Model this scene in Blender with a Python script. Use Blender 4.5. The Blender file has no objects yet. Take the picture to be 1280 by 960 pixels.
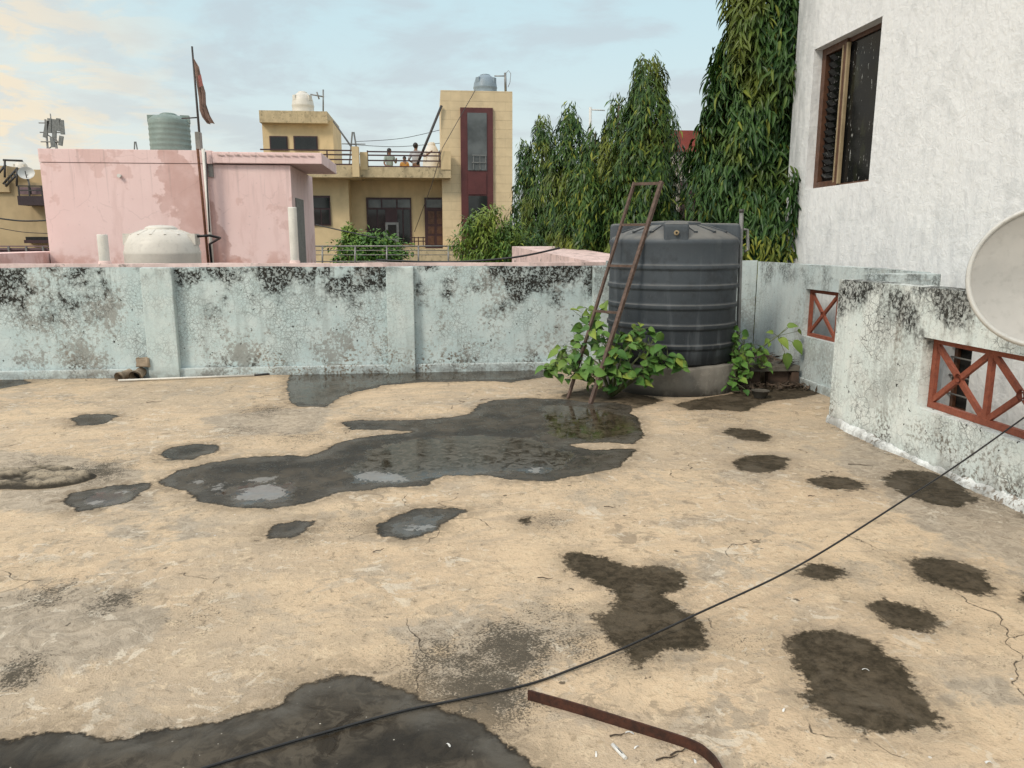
import bpy, bmesh, math, random
import numpy as np
from mathutils import Vector, Matrix
R = random.Random(7)
NR = np.random.default_rng(11)
sc = bpy.context.scene
C = sc.collection

# ------------------------------------------------------------------ surveying: pixel of the 1280x960 photo -> point on a real plane
F, PITCH, CAMH, YAW = 950.0, math.atan(180/950), 1.5, math.radians(6)
CY, SY = math.cos(YAW), math.sin(YAW)
def ray(px, py):
    x = px-640; v = 480-py
    y = F*math.cos(PITCH)+v*math.sin(PITCH)
    return (x*CY+y*SY, -x*SY+y*CY, -F*math.sin(PITCH)+v*math.cos(PITCH))
def G(px, py, z=0.0):
    r = ray(px, py); t = (z-CAMH)/r[2]; return Vector((r[0]*t, r[1]*t, z))
def AY(px, py, Y):
    r = ray(px, py); t = Y/r[1]; return Vector((r[0]*t, Y, CAMH+r[2]*t))
def AX(px, py, X):
    r = ray(px, py); t = X/r[0]; return Vector((X, r[1]*t, CAMH+r[2]*t))
def rectY(x0, y0, x1, y1, Y):
    a = AY(x0, y0, Y); b = AY(x1, y1, Y); c = AY(x0, y1, Y); d = AY(x1, y0, Y)
    return (a.x+c.x)/2, (b.x+d.x)/2, (b.z+c.z)/2, (a.z+d.z)/2      # X0 X1 Z0 Z1

# ------------------------------------------------------------------ node helpers
class Mat:
    def __init__(s, name):
        s.m = bpy.data.materials.new(name); s.m.use_nodes = True
        s.nt = s.m.node_tree; s.bsdf = s.nt.nodes['Principled BSDF']; s.out = s.nt.nodes['Material Output']
        s._pos = None
    def setin(s, sock, v):
        if isinstance(v, bpy.types.NodeSocket): s.nt.links.new(v, sock)
        elif v is not None:
            if sock.type == 'RGBA' and not isinstance(v, (int, float)) and len(v) == 3: v = (*v, 1)
            sock.default_value = v
    def node(s, typ, ins=None, **props):
        n = s.nt.nodes.new(typ)
        for k, v in props.items(): setattr(n, k, v)
        for k, v in (ins or {}).items(): s.setin(n.inputs[k], v)
        return n
    @property
    def pos(s):
        if s._pos is None: s._pos = s.node('ShaderNodeNewGeometry').outputs['Position']
        return s._pos
    def scale(s, vec, k): return s.node('ShaderNodeVectorMath', {0: vec, 1: k}, operation='MULTIPLY').outputs[0]
    def vadd(s, a, b): return s.node('ShaderNodeVectorMath', {0: a, 1: b}, operation='ADD').outputs[0]
    def noise(s, scale, detail=4, rough=.55, dist=0, vec=None):
        return s.node('ShaderNodeTexNoise', {'Vector': vec or s.pos, 'Scale': scale, 'Detail': detail, 'Roughness': rough, 'Distortion': dist}).outputs['Fac']
    def noisec(s, scale, detail=2, vec=None):
        return s.node('ShaderNodeTexNoise', {'Vector': vec or s.pos, 'Scale': scale, 'Detail': detail}).outputs['Color']
    def vor(s, scale, feature='F1', vec=None, out='Distance', rnd=1.0):
        return s.node('ShaderNodeTexVoronoi', {'Vector': vec or s.pos, 'Scale': scale, 'Randomness': rnd}, feature=feature).outputs[out]
    def warp(s, scale, amt, vec=None):
        c = s.noisec(scale, 3, vec); v = s.vadd(c, (-.5, -.5, -.5))
        return s.vadd(vec or s.pos, s.scale(v, (amt, amt, amt)))
    def math(s, op, a, b=0.0, c=0.0): return s.node('ShaderNodeMath', {0: a, 1: b, 2: c}, operation=op).outputs[0]
    def mul(s, a, b): return s.math('MULTIPLY', a, b)
    def add(s, a, b): return s.math('ADD', a, b)
    def mx(s, a, b): return s.math('MAXIMUM', a, b)
    def inv(s, a): return s.math('SUBTRACT', 1.0, a)
    def mr(s, v, a, b, c=0.0, d=1.0, smooth=True):
        n = s.node('ShaderNodeMapRange', {0: v, 1: a, 2: b, 3: c, 4: d}, clamp=True)
        if smooth: n.interpolation_type = 'SMOOTHSTEP'
        return n.outputs[0]
    def mix(s, f, a, b, blend='MIX'):
        n = s.node('ShaderNodeMix', data_type='RGBA', blend_type=blend, clamp_factor=True)
        s.setin(n.inputs[0], f); s.setin(n.inputs[6], a); s.setin(n.inputs[7], b); return n.outputs[2]
    def mixf(s, f, a, b):
        n = s.node('ShaderNodeMix', data_type='FLOAT'); s.setin(n.inputs[0], f); s.setin(n.inputs[2], a); s.setin(n.inputs[3], b); return n.outputs[0]
    def attr(s, name): return s.node('ShaderNodeAttribute', attribute_name=name).outputs['Fac']
    def xyz(s, vec=None):
        o = s.node('ShaderNodeSeparateXYZ', {0: vec or s.pos}).outputs; return o[0], o[1], o[2]
    def bump(s, h, strength=.3, dist=.01, normal=None):
        return s.node('ShaderNodeBump', {'Height': h, 'Strength': strength, 'Distance': dist, **({'Normal': normal} if normal else {})}).outputs[0]
    def fin(s, col=None, rough=None, normal=None, **kw):
        b = s.bsdf
        if col is not None: s.setin(b.inputs['Base Color'], col)
        if rough is not None: s.setin(b.inputs['Roughness'], rough)
        if normal is not None: s.setin(b.inputs['Normal'], normal)
        for k, v in kw.items(): s.setin(b.inputs[k], v)
        return s.m

def simple(name, col, rough=.6, var=.12, scale=6, bump=.0, metallic=0.0, dirt=0.0, spec=.5):
    m = Mat(name)
    n = m.noise(scale, 5); n2 = m.noise(scale*7, 4)
    c1 = tuple(c*(1-var) for c in col); c2 = tuple(min(1, c*(1+var)) for c in col)
    c = m.mix(m.mr(n, .3, .7), c1, c2)
    c = m.mix(m.mul(m.mr(n2, .5, .75), .25+dirt), c, tuple(x*.5 for x in col))
    nm = m.bump(m.add(n2, n), bump, .01) if bump else None
    return m.fin(c, m.mr(n2, .3, .7, rough*.8, min(1, rough*1.15)), nm, Metallic=metallic, **{'Specular IOR Level': spec})

def weathered(name, base, base2, mould=.5, crack=.5, crack_scale=13, zlo=.55, zhi=1.15, expose=.3, rustc=(.20, .13, .07), streak=0.0, net=1.0, am0=.46):
    """old distempered plaster: flaking pale paint, black algae in the upper part, crackle lines, bare plaster"""
    m = Mat(name)
    x, y, z = m.xyz()
    big = m.noise(1.5, 4, .6); mid = m.noise(5, 6, .65); fine = m.noise(34, 5, .65); vf = m.noise(110, 3, .6)
    stre = m.noise(1, 5, .6, vec=m.scale(m.pos, (9, 9, 1.6)))
    c = m.mix(m.mr(mid, .35, .65), base, base2)
    c = m.mix(m.mul(m.mr(fine, .55, .72), .3), c, (.50, .55, .53))
    c = m.mix(m.mul(m.mr(stre, .50, .68), .36), c, tuple(b*.5 for b in base2))
    c = m.mix(m.mul(m.mr(vf, .55, .7), .35), c, tuple(b*.5 for b in base2))
    wv = m.warp(6, .09)
    # bare plaster patches
    ex = m.mul(m.mr(m.add(m.mul(big, .6), m.mul(fine, .4)), .52, .585), expose)
    c = m.mix(ex, c, m.mix(fine, (.17, .155, .13), (.33, .31, .28)))
    # rusty brown staining low on the wall
    lowm = m.mul(m.mr(z, .55, .1), m.mr(m.noise(2.1, 3, vec=m.vadd(m.pos, (7, 3, 1))), .5, .66))
    c = m.mix(m.mul(m.mul(lowm, m.mr(fine, .5, .6)), .8), c, rustc)
    # crackle
    bs = m.mul(m.mr(m.noise(1, 4, .6, vec=m.scale(m.pos, (2.6, 2.6, .5))), .54, .66), m.mr(fine, .4, .6, .3, .8))
    c = m.mix(m.mul(bs, streak), c, rustc)
    ed = m.vor(crack_scale, 'DISTANCE_TO_EDGE', m.warp(9, .07)); ed2 = m.vor(crack_scale*2.3, 'DISTANCE_TO_EDGE', m.warp(14, .05))
    cmask = m.mr(m.noise(1.9, 4, .6, vec=m.vadd(m.pos, (3, 5, 9))), .42, .62)
    cr = m.mul(m.mr(ed, .006, .040, 1, 0), m.mr(mid, .3, .55))
    cr2 = m.mul(m.mr(ed2, .02, .09, 1, 0), cmask)
    crk = m.mul(m.mx(m.mul(cr, m.mr(cmask, 0, 1, .25, 1)), m.mul(cr2, .75*net)), crack)
    c = m.mix(crk, c, (.045, .045, .04))
    # black algae
    zm = m.mul(m.mr(m.add(z, m.mul(m.math('SUBTRACT', big, .5), 1.3)), zlo+.08, zlo+.42), m.mr(z, zhi+.25, zhi-.02, .25, 1))
    zb = m.mul(m.mr(z, .30, .10), m.mr(big, .46, .58, 0, .6))
    am = m.mr(m.noise(2.3, 5, .62, vec=m.vadd(m.pos, (1, 8, 2))), am0, am0+.14)
    flake = m.mr(m.noise(24, 6, .75, .7, m.scale(m.pos, (1, 1, .75))), .515, .565); flk2 = m.mul(m.mr(ed2, .1, .28, 1, 0), net)
    veil = m.mul(m.mul(am, zm), .35)
    c = m.mix(m.mul(veil, mould*1.6), c, (.09, .09, .085))
    al = m.mul(m.mx(m.mul(flake, am), m.mul(m.mul(flk2, am), m.mr(fine, .45, .55))), m.mx(zm, m.mul(zb, m.mr(fine, .48, .55))))
    al = m.mx(al, m.mul(m.mr(m.noise(23, 4, .6, vec=m.vadd(m.pos, (4, 4, 4))), .675, .70), .75))
    c = m.mix(m.mul(al, mould*1.9), c, m.mix(vf, (.012, .012, .011), (.04, .038, .033)))
    dp = m.mul(m.mr(m.noise(1, 5, .65, .3, m.scale(m.pos, (16, 16, 1.5))), .52, .66), m.mul(m.mr(m.add(z, m.mul(big, .5)), .75, 1.35), m.mr(fine, .38, .58, .25, .9)))
    c = m.mix(m.mul(dp, mould*.75), c, (.075, .072, .062))
    # dirty foot
    c = m.mix(m.mul(m.mr(z, .14, .0), m.mul(m.mr(mid, .35, .6), .6)), c, (.10, .10, .09))
    h = m.add(m.mul(mid, .6), m.add(m.mul(fine, .5), m.mul(vf, .25)))
    h = m.math('SUBTRACT', h, m.mul(m.mx(crk, al), .7))
    return m.fin(c, .85, m.bump(h, .55, .012), **{'Specular IOR Level': .25})

# ------------------------------------------------------------------ mesh builder
def wloc(o):
    v = Vector((0, 0, 0))
    while o is not None: v += o.location; o = o.parent
    return v
def props(o, label=None, cat=None, group=None, kind=None):
    if label: o['label'] = label
    if cat: o['category'] = cat
    if group: o['group'] = group
    if kind: o['kind'] = kind
    return o
def thing(name, label, cat, loc=(0, 0, 0), group=None):
    o = bpy.data.objects.new(name, None); C.objects.link(o); o.location = loc; o.empty_display_size = .1
    return props(o, label, cat, group)
class MB:
    def __init__(s): s.bm = bmesh.new()
    def box(s, x0, x1, y0, y1, z0, z1, bevel=0.0):
        r = bmesh.ops.create_cube(s.bm, size=1, matrix=Matrix.Translation(((x0+x1)/2, (y0+y1)/2, (z0+z1)/2)) @ Matrix.Diagonal((abs(x1-x0), abs(y1-y0), abs(z1-z0), 1)))
        if bevel:
            es = list({e for v in r['verts'] for e in v.link_edges})
            bmesh.ops.bevel(s.bm, geom=es, offset=bevel, segments=2, affect='EDGES', profile=.6)
        return s
    def obox(s, p0, p1, w, h, up=(0, 0, 1)):
        """bar with a w x h section running from p0 to p1"""
        p0, p1 = Vector(p0), Vector(p1); d = p1-p0; L = d.length; d.normalize()
        upv = Vector(up)
        if abs(d.dot(upv)) > .98: upv = Vector((0, 1, 0))
        a = d.cross(upv).normalized(); b = a.cross(d).normalized()
        M = Matrix(((d.x, a.x, b.x, 0), (d.y, a.y, b.y, 0), (d.z, a.z, b.z, 0), (0, 0, 0, 1)))
        M = Matrix.Translation((p0+p1)/2) @ M @ Matrix.Diagonal((L, w, h, 1))
        bmesh.ops.create_cube(s.bm, size=1, matrix=M); return s
    def tube(s, pts, r, n=8, caps=True):
        pts = [Vector(p) for p in pts]; rings = []
        rs = r if isinstance(r, (list, tuple)) else [r]*len(pts)
        prev = None
        for i, p in enumerate(pts):
            d = (pts[min(i+1, len(pts)-1)]-pts[max(i-1, 0)]).normalized()
            if prev is None: a = d.cross(Vector((0, 0, 1)) if abs(d.z) < .95 else Vector((0, 1, 0))).normalized()
            else: a = (prev-d*prev.dot(d)).normalized()
            prev = a; b = d.cross(a)
            rings.append([s.bm.verts.new(p+(a*math.cos(t)+b*math.sin(t))*rs[i]) for t in (2*math.pi*k/n for k in range(n))])
        for q, w in zip(rings, rings[1:]):
            for k in range(n):
                f = s.bm.faces.new((q[k], q[(k+1) % n], w[(k+1) % n], w[k])); f.smooth = n > 5
        if caps: s.bm.faces.new(rings[0][::-1]); s.bm.faces.new(rings[-1])
        return s
    def lathe(s, prof, c, n=48, smooth=True, wob=None):
        rings = []
        for r, z in prof:
            if r <= 1e-5: rings.append([s.bm.verts.new((c[0], c[1], c[2]+z))])
            else: rings.append([s.bm.verts.new((c[0]+r*math.cos(2*math.pi*k/n), c[1]+r*math.sin(2*math.pi*k/n), c[2]+z+(wob(k/n, r, z) if wob else 0))) for k in range(n)])
        for q, w in zip(rings, rings[1:]):
            for k in range(n):
                k2 = (k+1) % n
                if len(q) == 1 and len(w) == 1: continue
                if len(q) == 1: f = s.bm.faces.new((q[0], w[k2], w[k]))
                elif len(w) == 1: f = s.bm.faces.new((q[k], q[k2], w[0]))
                else: f = s.bm.faces.new((q[k], q[k2], w[k2], w[k]))
                f.smooth = smooth
        return s
    def prism(s, poly, z0, z1):
        a = [s.bm.verts.new((p[0], p[1], z0)) for p in poly]; b = [s.bm.verts.new((p[0], p[1], z1)) for p in poly]
        n = len(poly)
        s.bm.faces.new(a[::-1]); s.bm.faces.new(b)
        for i in range(n): s.bm.faces.new((a[i], a[(i+1) % n], b[(i+1) % n], b[i]))
        return s
    def quad(s, *p): s.bm.faces.new([s.bm.verts.new(q) for q in p]); return s
    def sphere(s, c, r, seg=12, sc_=(1, 1, 1)):
        q = bmesh.ops.create_uvsphere(s.bm, u_segments=seg, v_segments=max(6, seg//2), radius=r, matrix=Matrix.Translation(c) @ Matrix.Diagonal((*sc_, 1)))
        for v in q['verts']:
            for f in v.link_faces: f.smooth = True
        return s
    def jitter(s, amt, seed=0):
        q = random.Random(seed)
        for v in s.bm.verts: v.co += Vector((q.uniform(-amt, amt), q.uniform(-amt, amt), q.uniform(-amt, amt)))
        return s
    def build(s, name, mat, parent=None, loc=None, **pr):
        bmesh.ops.recalc_face_normals(s.bm, faces=s.bm.faces[:])
        me = bpy.data.meshes.new(name)
        off = wloc(parent) if parent else Vector(loc or (0, 0, 0))
        if parent and loc: off = off+Vector(loc)
        bmesh.ops.translate(s.bm, verts=s.bm.verts[:], vec=-off)
        s.bm.to_mesh(me); s.bm.free(); me.materials.append(mat)
        o = bpy.data.objects.new(name, me); C.objects.link(o)
        if parent: o.parent = parent; o.location = loc or (0, 0, 0)
        else: o.location = off
        return props(o, **pr)
def pymesh(name, verts, faces, mat, parent=None, loc=None, smooth=False):
    off = np.array(wloc(parent) if parent else (loc or (0, 0, 0)))
    me = bpy.data.meshes.new(name); me.from_pydata([tuple(v) for v in (np.asarray(verts)-off)], [], faces)
    me.materials.append(mat)
    if smooth: me.polygons.foreach_set('use_smooth', [True]*len(me.polygons))
    o = bpy.data.objects.new(name, me); C.objects.link(o)
    if parent: o.parent = parent
    else: o.location = off
    return o
def fastmesh(name, V, quads, mat, parent, smooth=True):
    """V (n,3) world, quads (m,4) index array"""
    off = np.array(wloc(parent)); V = (V-off).astype(np.float32)
    me = bpy.data.meshes.new(name); me.vertices.add(len(V)); me.vertices.foreach_set('co', V.ravel())
    m = len(quads); me.loops.add(m*4); me.polygons.add(m)
    me.loops.foreach_set('vertex_index', quads.astype(np.int32).ravel())
    me.polygons.foreach_set('loop_start', np.arange(0, m*4, 4, dtype=np.int32))
    me.polygons.foreach_set('use_smooth', np.full(m, smooth))
    me.update(calc_edges=True); me.validate(); me.materials.append(mat)
    o = bpy.data.objects.new(name, me); C.objects.link(o); o.parent = parent
    return o

# leaf templates: x along the leaf, y across, z up (lanceolate with folded mid rib / heart shaped)
def tmpl_lance():
    V = [(0, 0, 0), (0, .001, 0)]; Q = []
    rows = [(.05, .35), (.3, .95), (.62, .8), (.86, .4), (1.0, .03)]
    vs = []
    for t, w in rows:
        dz = -.32*t*t
        vs += [(t, -w*.5, dz+.10*w), (t, 0, dz), (t, w*.5, dz+.10*w)]
    for i in range(len(rows)-1):
        a = i*3; b = a+3
        Q += [(a, a+1, b+1, b), (a+1, a+2, b+2, b+1)]
    return np.array(vs, float), np.array(Q)
def tmpl_simple():
    V = [(0, -.06, 0), (0, .06, 0), (.45, -.5, -.02), (.45, .5, -.02), (1, -.05, -.3), (1, .05, -.3)]
    return np.array(V, float), np.array([(0, 1, 3, 2), (2, 3, 5, 4)])
def tmpl_heart():
    rows = [(-.10, .30, .02), (.02, .78, .03), (.22, 1.0, .02), (.48, .9, -.02), (.72, .55, -.09), (.9, .2, -.17), (1.02, .02, -.24)]
    vs = []
    for t, w, dz in rows: vs += [(t, -w*.5, dz+.13*w), (t, -w*.26, dz+.05*w), (max(t, 0.0), 0, dz), (t, w*.26, dz+.05*w), (t, w*.5, dz+.13*w)]
    Q = []
    for i in range(len(rows)-1):
        for k in range(4):
            a = i*5+k; b = a+5; Q.append((a, a+1, b+1, b))
    return np.array(vs, float), np.array(Q)
def leaves(T, P, D, N, L, W):
    """instances of a leaf template as one array mesh"""
    V, Q = T; n = len(P)
    D = D/np.linalg.norm(D, axis=1, keepdims=True)
    S = np.cross(N, D); S /= np.linalg.norm(S, axis=1, keepdims=True)+1e-9
    U = np.cross(D, S)
    out = (P[:, None, :] + V[None, :, 0:1]*(D*L[:, None])[:, None, :] + V[None, :, 1:2]*(S*W[:, None])[:, None, :] + V[None, :, 2:3]*(U*L[:, None])[:, None, :])
    q = Q[None, :, :] + (np.arange(n)*len(V))[:, None, None]
    return out.reshape(-1, 3), q.reshape(-1, 4)

# ------------------------------------------------------------------ materials
def floor_material():
    m = Mat('terrace_concrete')
    n1 = m.noise(1.1, 3, .6); n2 = m.noise(4.5, 5, .68, .6); n3 = m.noise(26, 4, .7); n4 = m.noise(150, 2, .65); n5 = m.noise(11, 4, .72, 1.2)
    wet = m.attr('wet'); stain = m.attr('stain'); pool = m.attr('pool'); soft = m.attr('soft'); mound = m.attr('mound')
    c = m.mix(m.mr(n1, .3, .7), (.66, .505, .34), (.58, .44, .30))
    c = m.mix(m.mul(m.mr(m.noise(.5, 4, .6, .5, m.vadd(m.pos, (4, 4, 0))), .46, .60), .6), c, (.44, .36, .27))
    c = m.mix(m.mul(m.mr(m.noise(1, 5, .68, .6, m.scale(m.pos, (1.6, 5.5, 1))), .50, .62), .55), c, (.42, .34, .255))
    pm = m.mr(m.noise(.75, 3, .55, 0, m.vadd(m.pos, (2, 9, 0))), .40, .58, .22, 1.0)
    c = m.mix(m.mul(m.mul(m.mr(n2, .46, .62), .75), pm), c, (.49, .385, .27))
    c = m.mix(m.mul(m.mr(n5, .53, .63), .6), c, (.70, .56, .39))
    gp = m.mul(m.mr(m.noise(2.7, 5, .66, .8, m.vadd(m.pos, (5, 2, 0))), .53, .585), m.mr(n3, .3, .6, .35, .8))
    c = m.mix(m.mul(m.mul(gp, .8), pm), c, (.42, .36, .285))
    gq = m.mul(m.mr(m.noise(6.5, 4, .72, 1.0, m.vadd(m.pos, (1, 6, 0))), .545, .59), m.mr(n1, .38, .55))
    c = m.mix(m.mul(m.mul(gq, .65), pm), c, (.36, .30, .23))
    c = m.mix(m.mul(m.mr(n3, .54, .70), .5), c, (.30, .225, .145))
    c = m.mix(m.mul(m.mr(n4, .60, .74), .35), c, (.20, .155, .105))
    gr = m.add(m.attr('grey'), m.add(m.mul(m.math('SUBTRACT', n2, .5), .5), m.mul(m.math('SUBTRACT', n3, .5), .12)))
    c = m.mix(m.mul(m.mr(gr, -.03, .05), .75), c, m.mix(m.mr(n5, .4, .6), (.47, .40, .315), (.31, .265, .21)))
    c = m.mix(m.mul(m.mr(m.noise(19, 4, .75, .5, m.vadd(m.pos, (6, 1, 0))), .60, .66), .5), c, (.20, .16, .115))
    sm = m.mr(m.noise(1.2, 3, .55, 0, m.vadd(m.pos, (11, 4, 0))), .44, .60)
    sf = m.mul(m.mr(m.noise(5.5, 5, .74, 1.3, m.vadd(m.pos, (4, 13, 0))), .55, .63), sm)
    c = m.mix(m.mul(sf, .62), c, m.mix(n3, (.17, .135, .10), (.33, .265, .19)))
    pl_ = m.mul(m.mr(m.noise(8.5, 4, .72, .8, m.vadd(m.pos, (14, 3, 0))), .575, .61), m.mr(n1, .42, .58))
    c = m.mix(m.mul(pl_, .6), c, (.70, .62, .50))
    # mouldy speckle that thickens inside the soft stains
    sp = m.add(soft, m.mul(m.math('SUBTRACT', m.noise(105, 3, .75), .5), 2.6))
    sp = m.add(sp, m.mul(m.math('SUBTRACT', n5, .5), 1.6))
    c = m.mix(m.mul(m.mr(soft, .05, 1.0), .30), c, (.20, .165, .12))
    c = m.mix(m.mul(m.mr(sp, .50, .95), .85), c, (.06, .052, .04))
    bg = m.mr(m.add(m.mul(n2, .6), m.mul(n3, .45)), .60, .70)
    c = m.mix(m.mul(m.mul(bg, .6), pm), c, (.16, .13, .095))
    sc2 = m.mul(m.mr(m.noise(95, 3, .75), .56, .66), m.mr(m.noise(3.3, 3, .65, 1.2, m.vadd(m.pos, (2, 2, 0))), .47, .60))
    c = m.mix(m.mul(sc2, .6), c, (.15, .12, .09))
    # hairline cracks
    wp = m.warp(2.2, .5, m.warp(13, .06)); ed = m.vor(.75, 'DISTANCE_TO_EDGE', wp)
    crk = m.mul(m.mr(ed, .0004, .0030, 1, 0), m.mul(m.mr(m.noise(1.3, 3, vec=m.vadd(m.pos, (9, 1, 0))), .54, .60), m.mr(n3, .36, .5)))
    c = m.mix(m.mul(crk, .85), c, (.06, .05, .04))
    # crumbs, white droppings
    vd = m.node('ShaderNodeTexVoronoi', {'Vector': m.pos, 'Scale': 9.0}, feature='F1')
    rndc = m.node('ShaderNodeSeparateColor', {0: vd.outputs['Color']}).outputs
    spk = m.mul(m.mr(vd.outputs['Distance'], .035, .06, 1, 0), m.mr(rndc[0], .72, .74))
    c = m.mix(m.mul(spk, .8), c, (.72, .70, .66))
    spd = m.mul(m.mr(m.vor(6, 'F1', m.warp(30, .08)), .05, .09, 1, 0), m.mr(rndc[1], .35, .4))
    c = m.mix(m.mul(spd, .8), c, (.05, .04, .03))
    dry = c
    # damp blotches (matt, ragged)
    r1 = m.math('SUBTRACT', m.noise(7, 4, .66), .5); r2 = m.math('SUBTRACT', m.noise(38, 3, .7), .5)
    st = m.add(stain, m.add(m.mul(r1, .15), m.mul(r2, .10)))
    stm = m.mr(st, -.012, .022)
    sth = m.mul(m.mr(st, -.15, .01), m.mr(n5, .34, .56, .2, 1))
    c = m.mix(m.mul(sth, .55), c, (.26, .205, .145))
    stc = m.mix(m.mr(n3, .35, .65), (.026, .021, .014), (.056, .045, .031))
    stc = m.mix(m.mr(st, .0, .10), m.mix(.4, stc, (.03, .026, .016)), stc)
    stc = m.mix(m.mul(m.mr(n5, .5, .62), .35), stc, (.105, .083, .056))
    stc = m.mix(m.mul(m.mr(n2, .5, .62), .5), stc, (.072, .060, .044))
    stc = m.mix(m.mul(m.mr(st, .05, .0), .5), stc, (.022, .018, .012))
    c = m.mix(m.mul(stm, m.mr(m.add(n2, m.mul(n3, .5)), .62, .92, .97, .86)), c, stc)
    # wet film: crisp border, grey sediment ring, dark muddy core
    r0 = m.math('SUBTRACT', m.noise(2.6, 3, .5, 0, m.vadd(m.pos, (3, 7, 0))), .5)
    w = m.add(m.add(wet, m.mul(r0, .14)), m.add(m.mul(r1, .12), m.mul(r2, .042)))
    wm = m.mr(w, -.006, .010)
    ring = m.mr(m.math('ABSOLUTE', w), .0, .022, 1, 0)
    halo = m.mul(m.mr(w, -.16, 0), m.mr(n5, .36, .56))
    c = m.mix(m.mul(halo, .72), c, (.25, .195, .135))
    wc = m.mix(m.mr(n2, .35, .65), (.074, .062, .047), (.034, .027, .019))
    wc = m.mix(m.mul(m.mr(n5, .46, .6), .6), wc, (.120, .102, .078))
    wc = m.mix(m.mul(m.mr(n3, .55, .68), .5), wc, (.035, .03, .024))
    core = m.mr(m.add(m.add(pool, .03), m.add(m.mul(r1, .34), m.mul(m.math('SUBTRACT', n5, .5), .10))), -.015, .03)
    wc = m.mix(m.mul(m.mr(m.noise(1.9, 4, .6, .5, m.vadd(m.pos, (8, 3, 0))), .46, .58), .7), wc, (.026, .023, .019))
    wc = m.mix(m.mul(core, .85), wc, m.mix(m.mr(n5, .4, .6), (.028, .021, .012), (.085, .064, .040)))
    vs2 = m.node('ShaderNodeTexVoronoi', {'Vector': m.pos, 'Scale': 30.0}, feature='F1')
    rs2 = m.node('ShaderNodeSeparateColor', {0: vs2.outputs['Color']}).outputs
    wc = m.mix(m.mul(m.mul(m.mr(vs2.outputs['Distance'], .06, .1, 1, 0), m.mr(rs2[0], .62, .65)), m.mr(n1, .36, .52)), wc, (.45, .42, .36))
    sky_glint = m.mr(m.add(m.attr('sky_glint'), m.add(m.add(m.mul(r1, .10), m.mul(r2, .10)), m.mul(m.math('SUBTRACT', n5, .5), .20))), -.004, .012)
    ring2 = m.mul(m.mr(w, .01, .03), m.mr(w, .16, .07)); wc = m.mix(m.mul(ring2, m.mr(n2, .36, .58, .9, .25)), wc, m.mix(n5, (.125, .115, .098), (.085, .076, .062)))
    wc = m.mix(m.mul(sky_glint, .72), wc, m.mix(n3, (.36, .345, .325), (.20, .19, .175)))  # bright sky reflection painted as pale colour on the puddles
    wc = m.mix(m.mul(ring, .8), wc, (.032, .025, .017))
    c = m.mix(wm, c, wc)
    c = m.mix(m.mul(mound, m.mr(m.noise(9, 4, .7, 2, m.scale(m.pos, (1, 2.2, 1))), .36, .56)), c, m.mix(n3, (.045, .04, .03), (.15, .12, .085)))
    rough = m.mixf(m.mul(stm, .8), .88, m.mr(n3, .3, .7, .42, .66))
    rough = m.mixf(wm, rough, m.mr(n5, .35, .62, .20, .50))
    rough = m.mixf(m.mul(core, wm), rough, m.mr(n5, .38, .62, .04, .22))
    h = m.add(m.add(m.mul(n2, 1.2), m.mul(n3, .75)), m.add(m.mul(n4, .25), m.mul(n5, .8)))
    h = m.math('SUBTRACT', h, m.mul(crk, .8))
    h = m.math('SUBTRACT', h, m.mul(m.mr(w, -.02, .03), .35))
    flat = m.inv(m.mul(wm, m.mr(core, 0, 1, .82, 1.0)))
    h = m.mul(h, m.mul(flat, m.mr(stm, 0, 1, 1, .6)))
    return m.fin(c, rough, m.bump(h, .7, .016), **{'Specular IOR Level': m.mixf(wm, m.mr(stm, 0, 1, .22, .06), m.mr(core, 0, 1, .13, .45))}, IOR=m.mixf(m.mul(core, wm), 1.34, 1.36))

def leaf_mat(name, dark, light, yellow, yamt=.15, gloss=.42, trans=.12):
    m = Mat(name)
    g = m.node('ShaderNodeNewGeometry')
    rpi = g.outputs['Random Per Island']
    cl = m.noise(2.2, 3); c = m.mix(m.mr(rpi, 0, 1), dark, light)
    c = m.mix(m.mr(cl, .42, .66), c, m.mix(.5, c, light))
    c = m.mix(m.mul(m.mr(rpi, 1-yamt, 1), m.mr(cl, .4, .6, .4, 1)), c, yellow)
    c = m.mix(m.mul(m.mr(m.noise(.9, 2, vec=m.vadd(m.pos, (3, 3, 3))), .5, .68), .45), c, yellow)
    return m.fin(c, m.mr(rpi, 0, 1, gloss*.8, gloss*1.3), None, **{'Specular IOR Level': .22, 'Subsurface Weight': 0.0, 'Transmission Weight': 0.0, 'Sheen Weight': 0.0})

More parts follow.
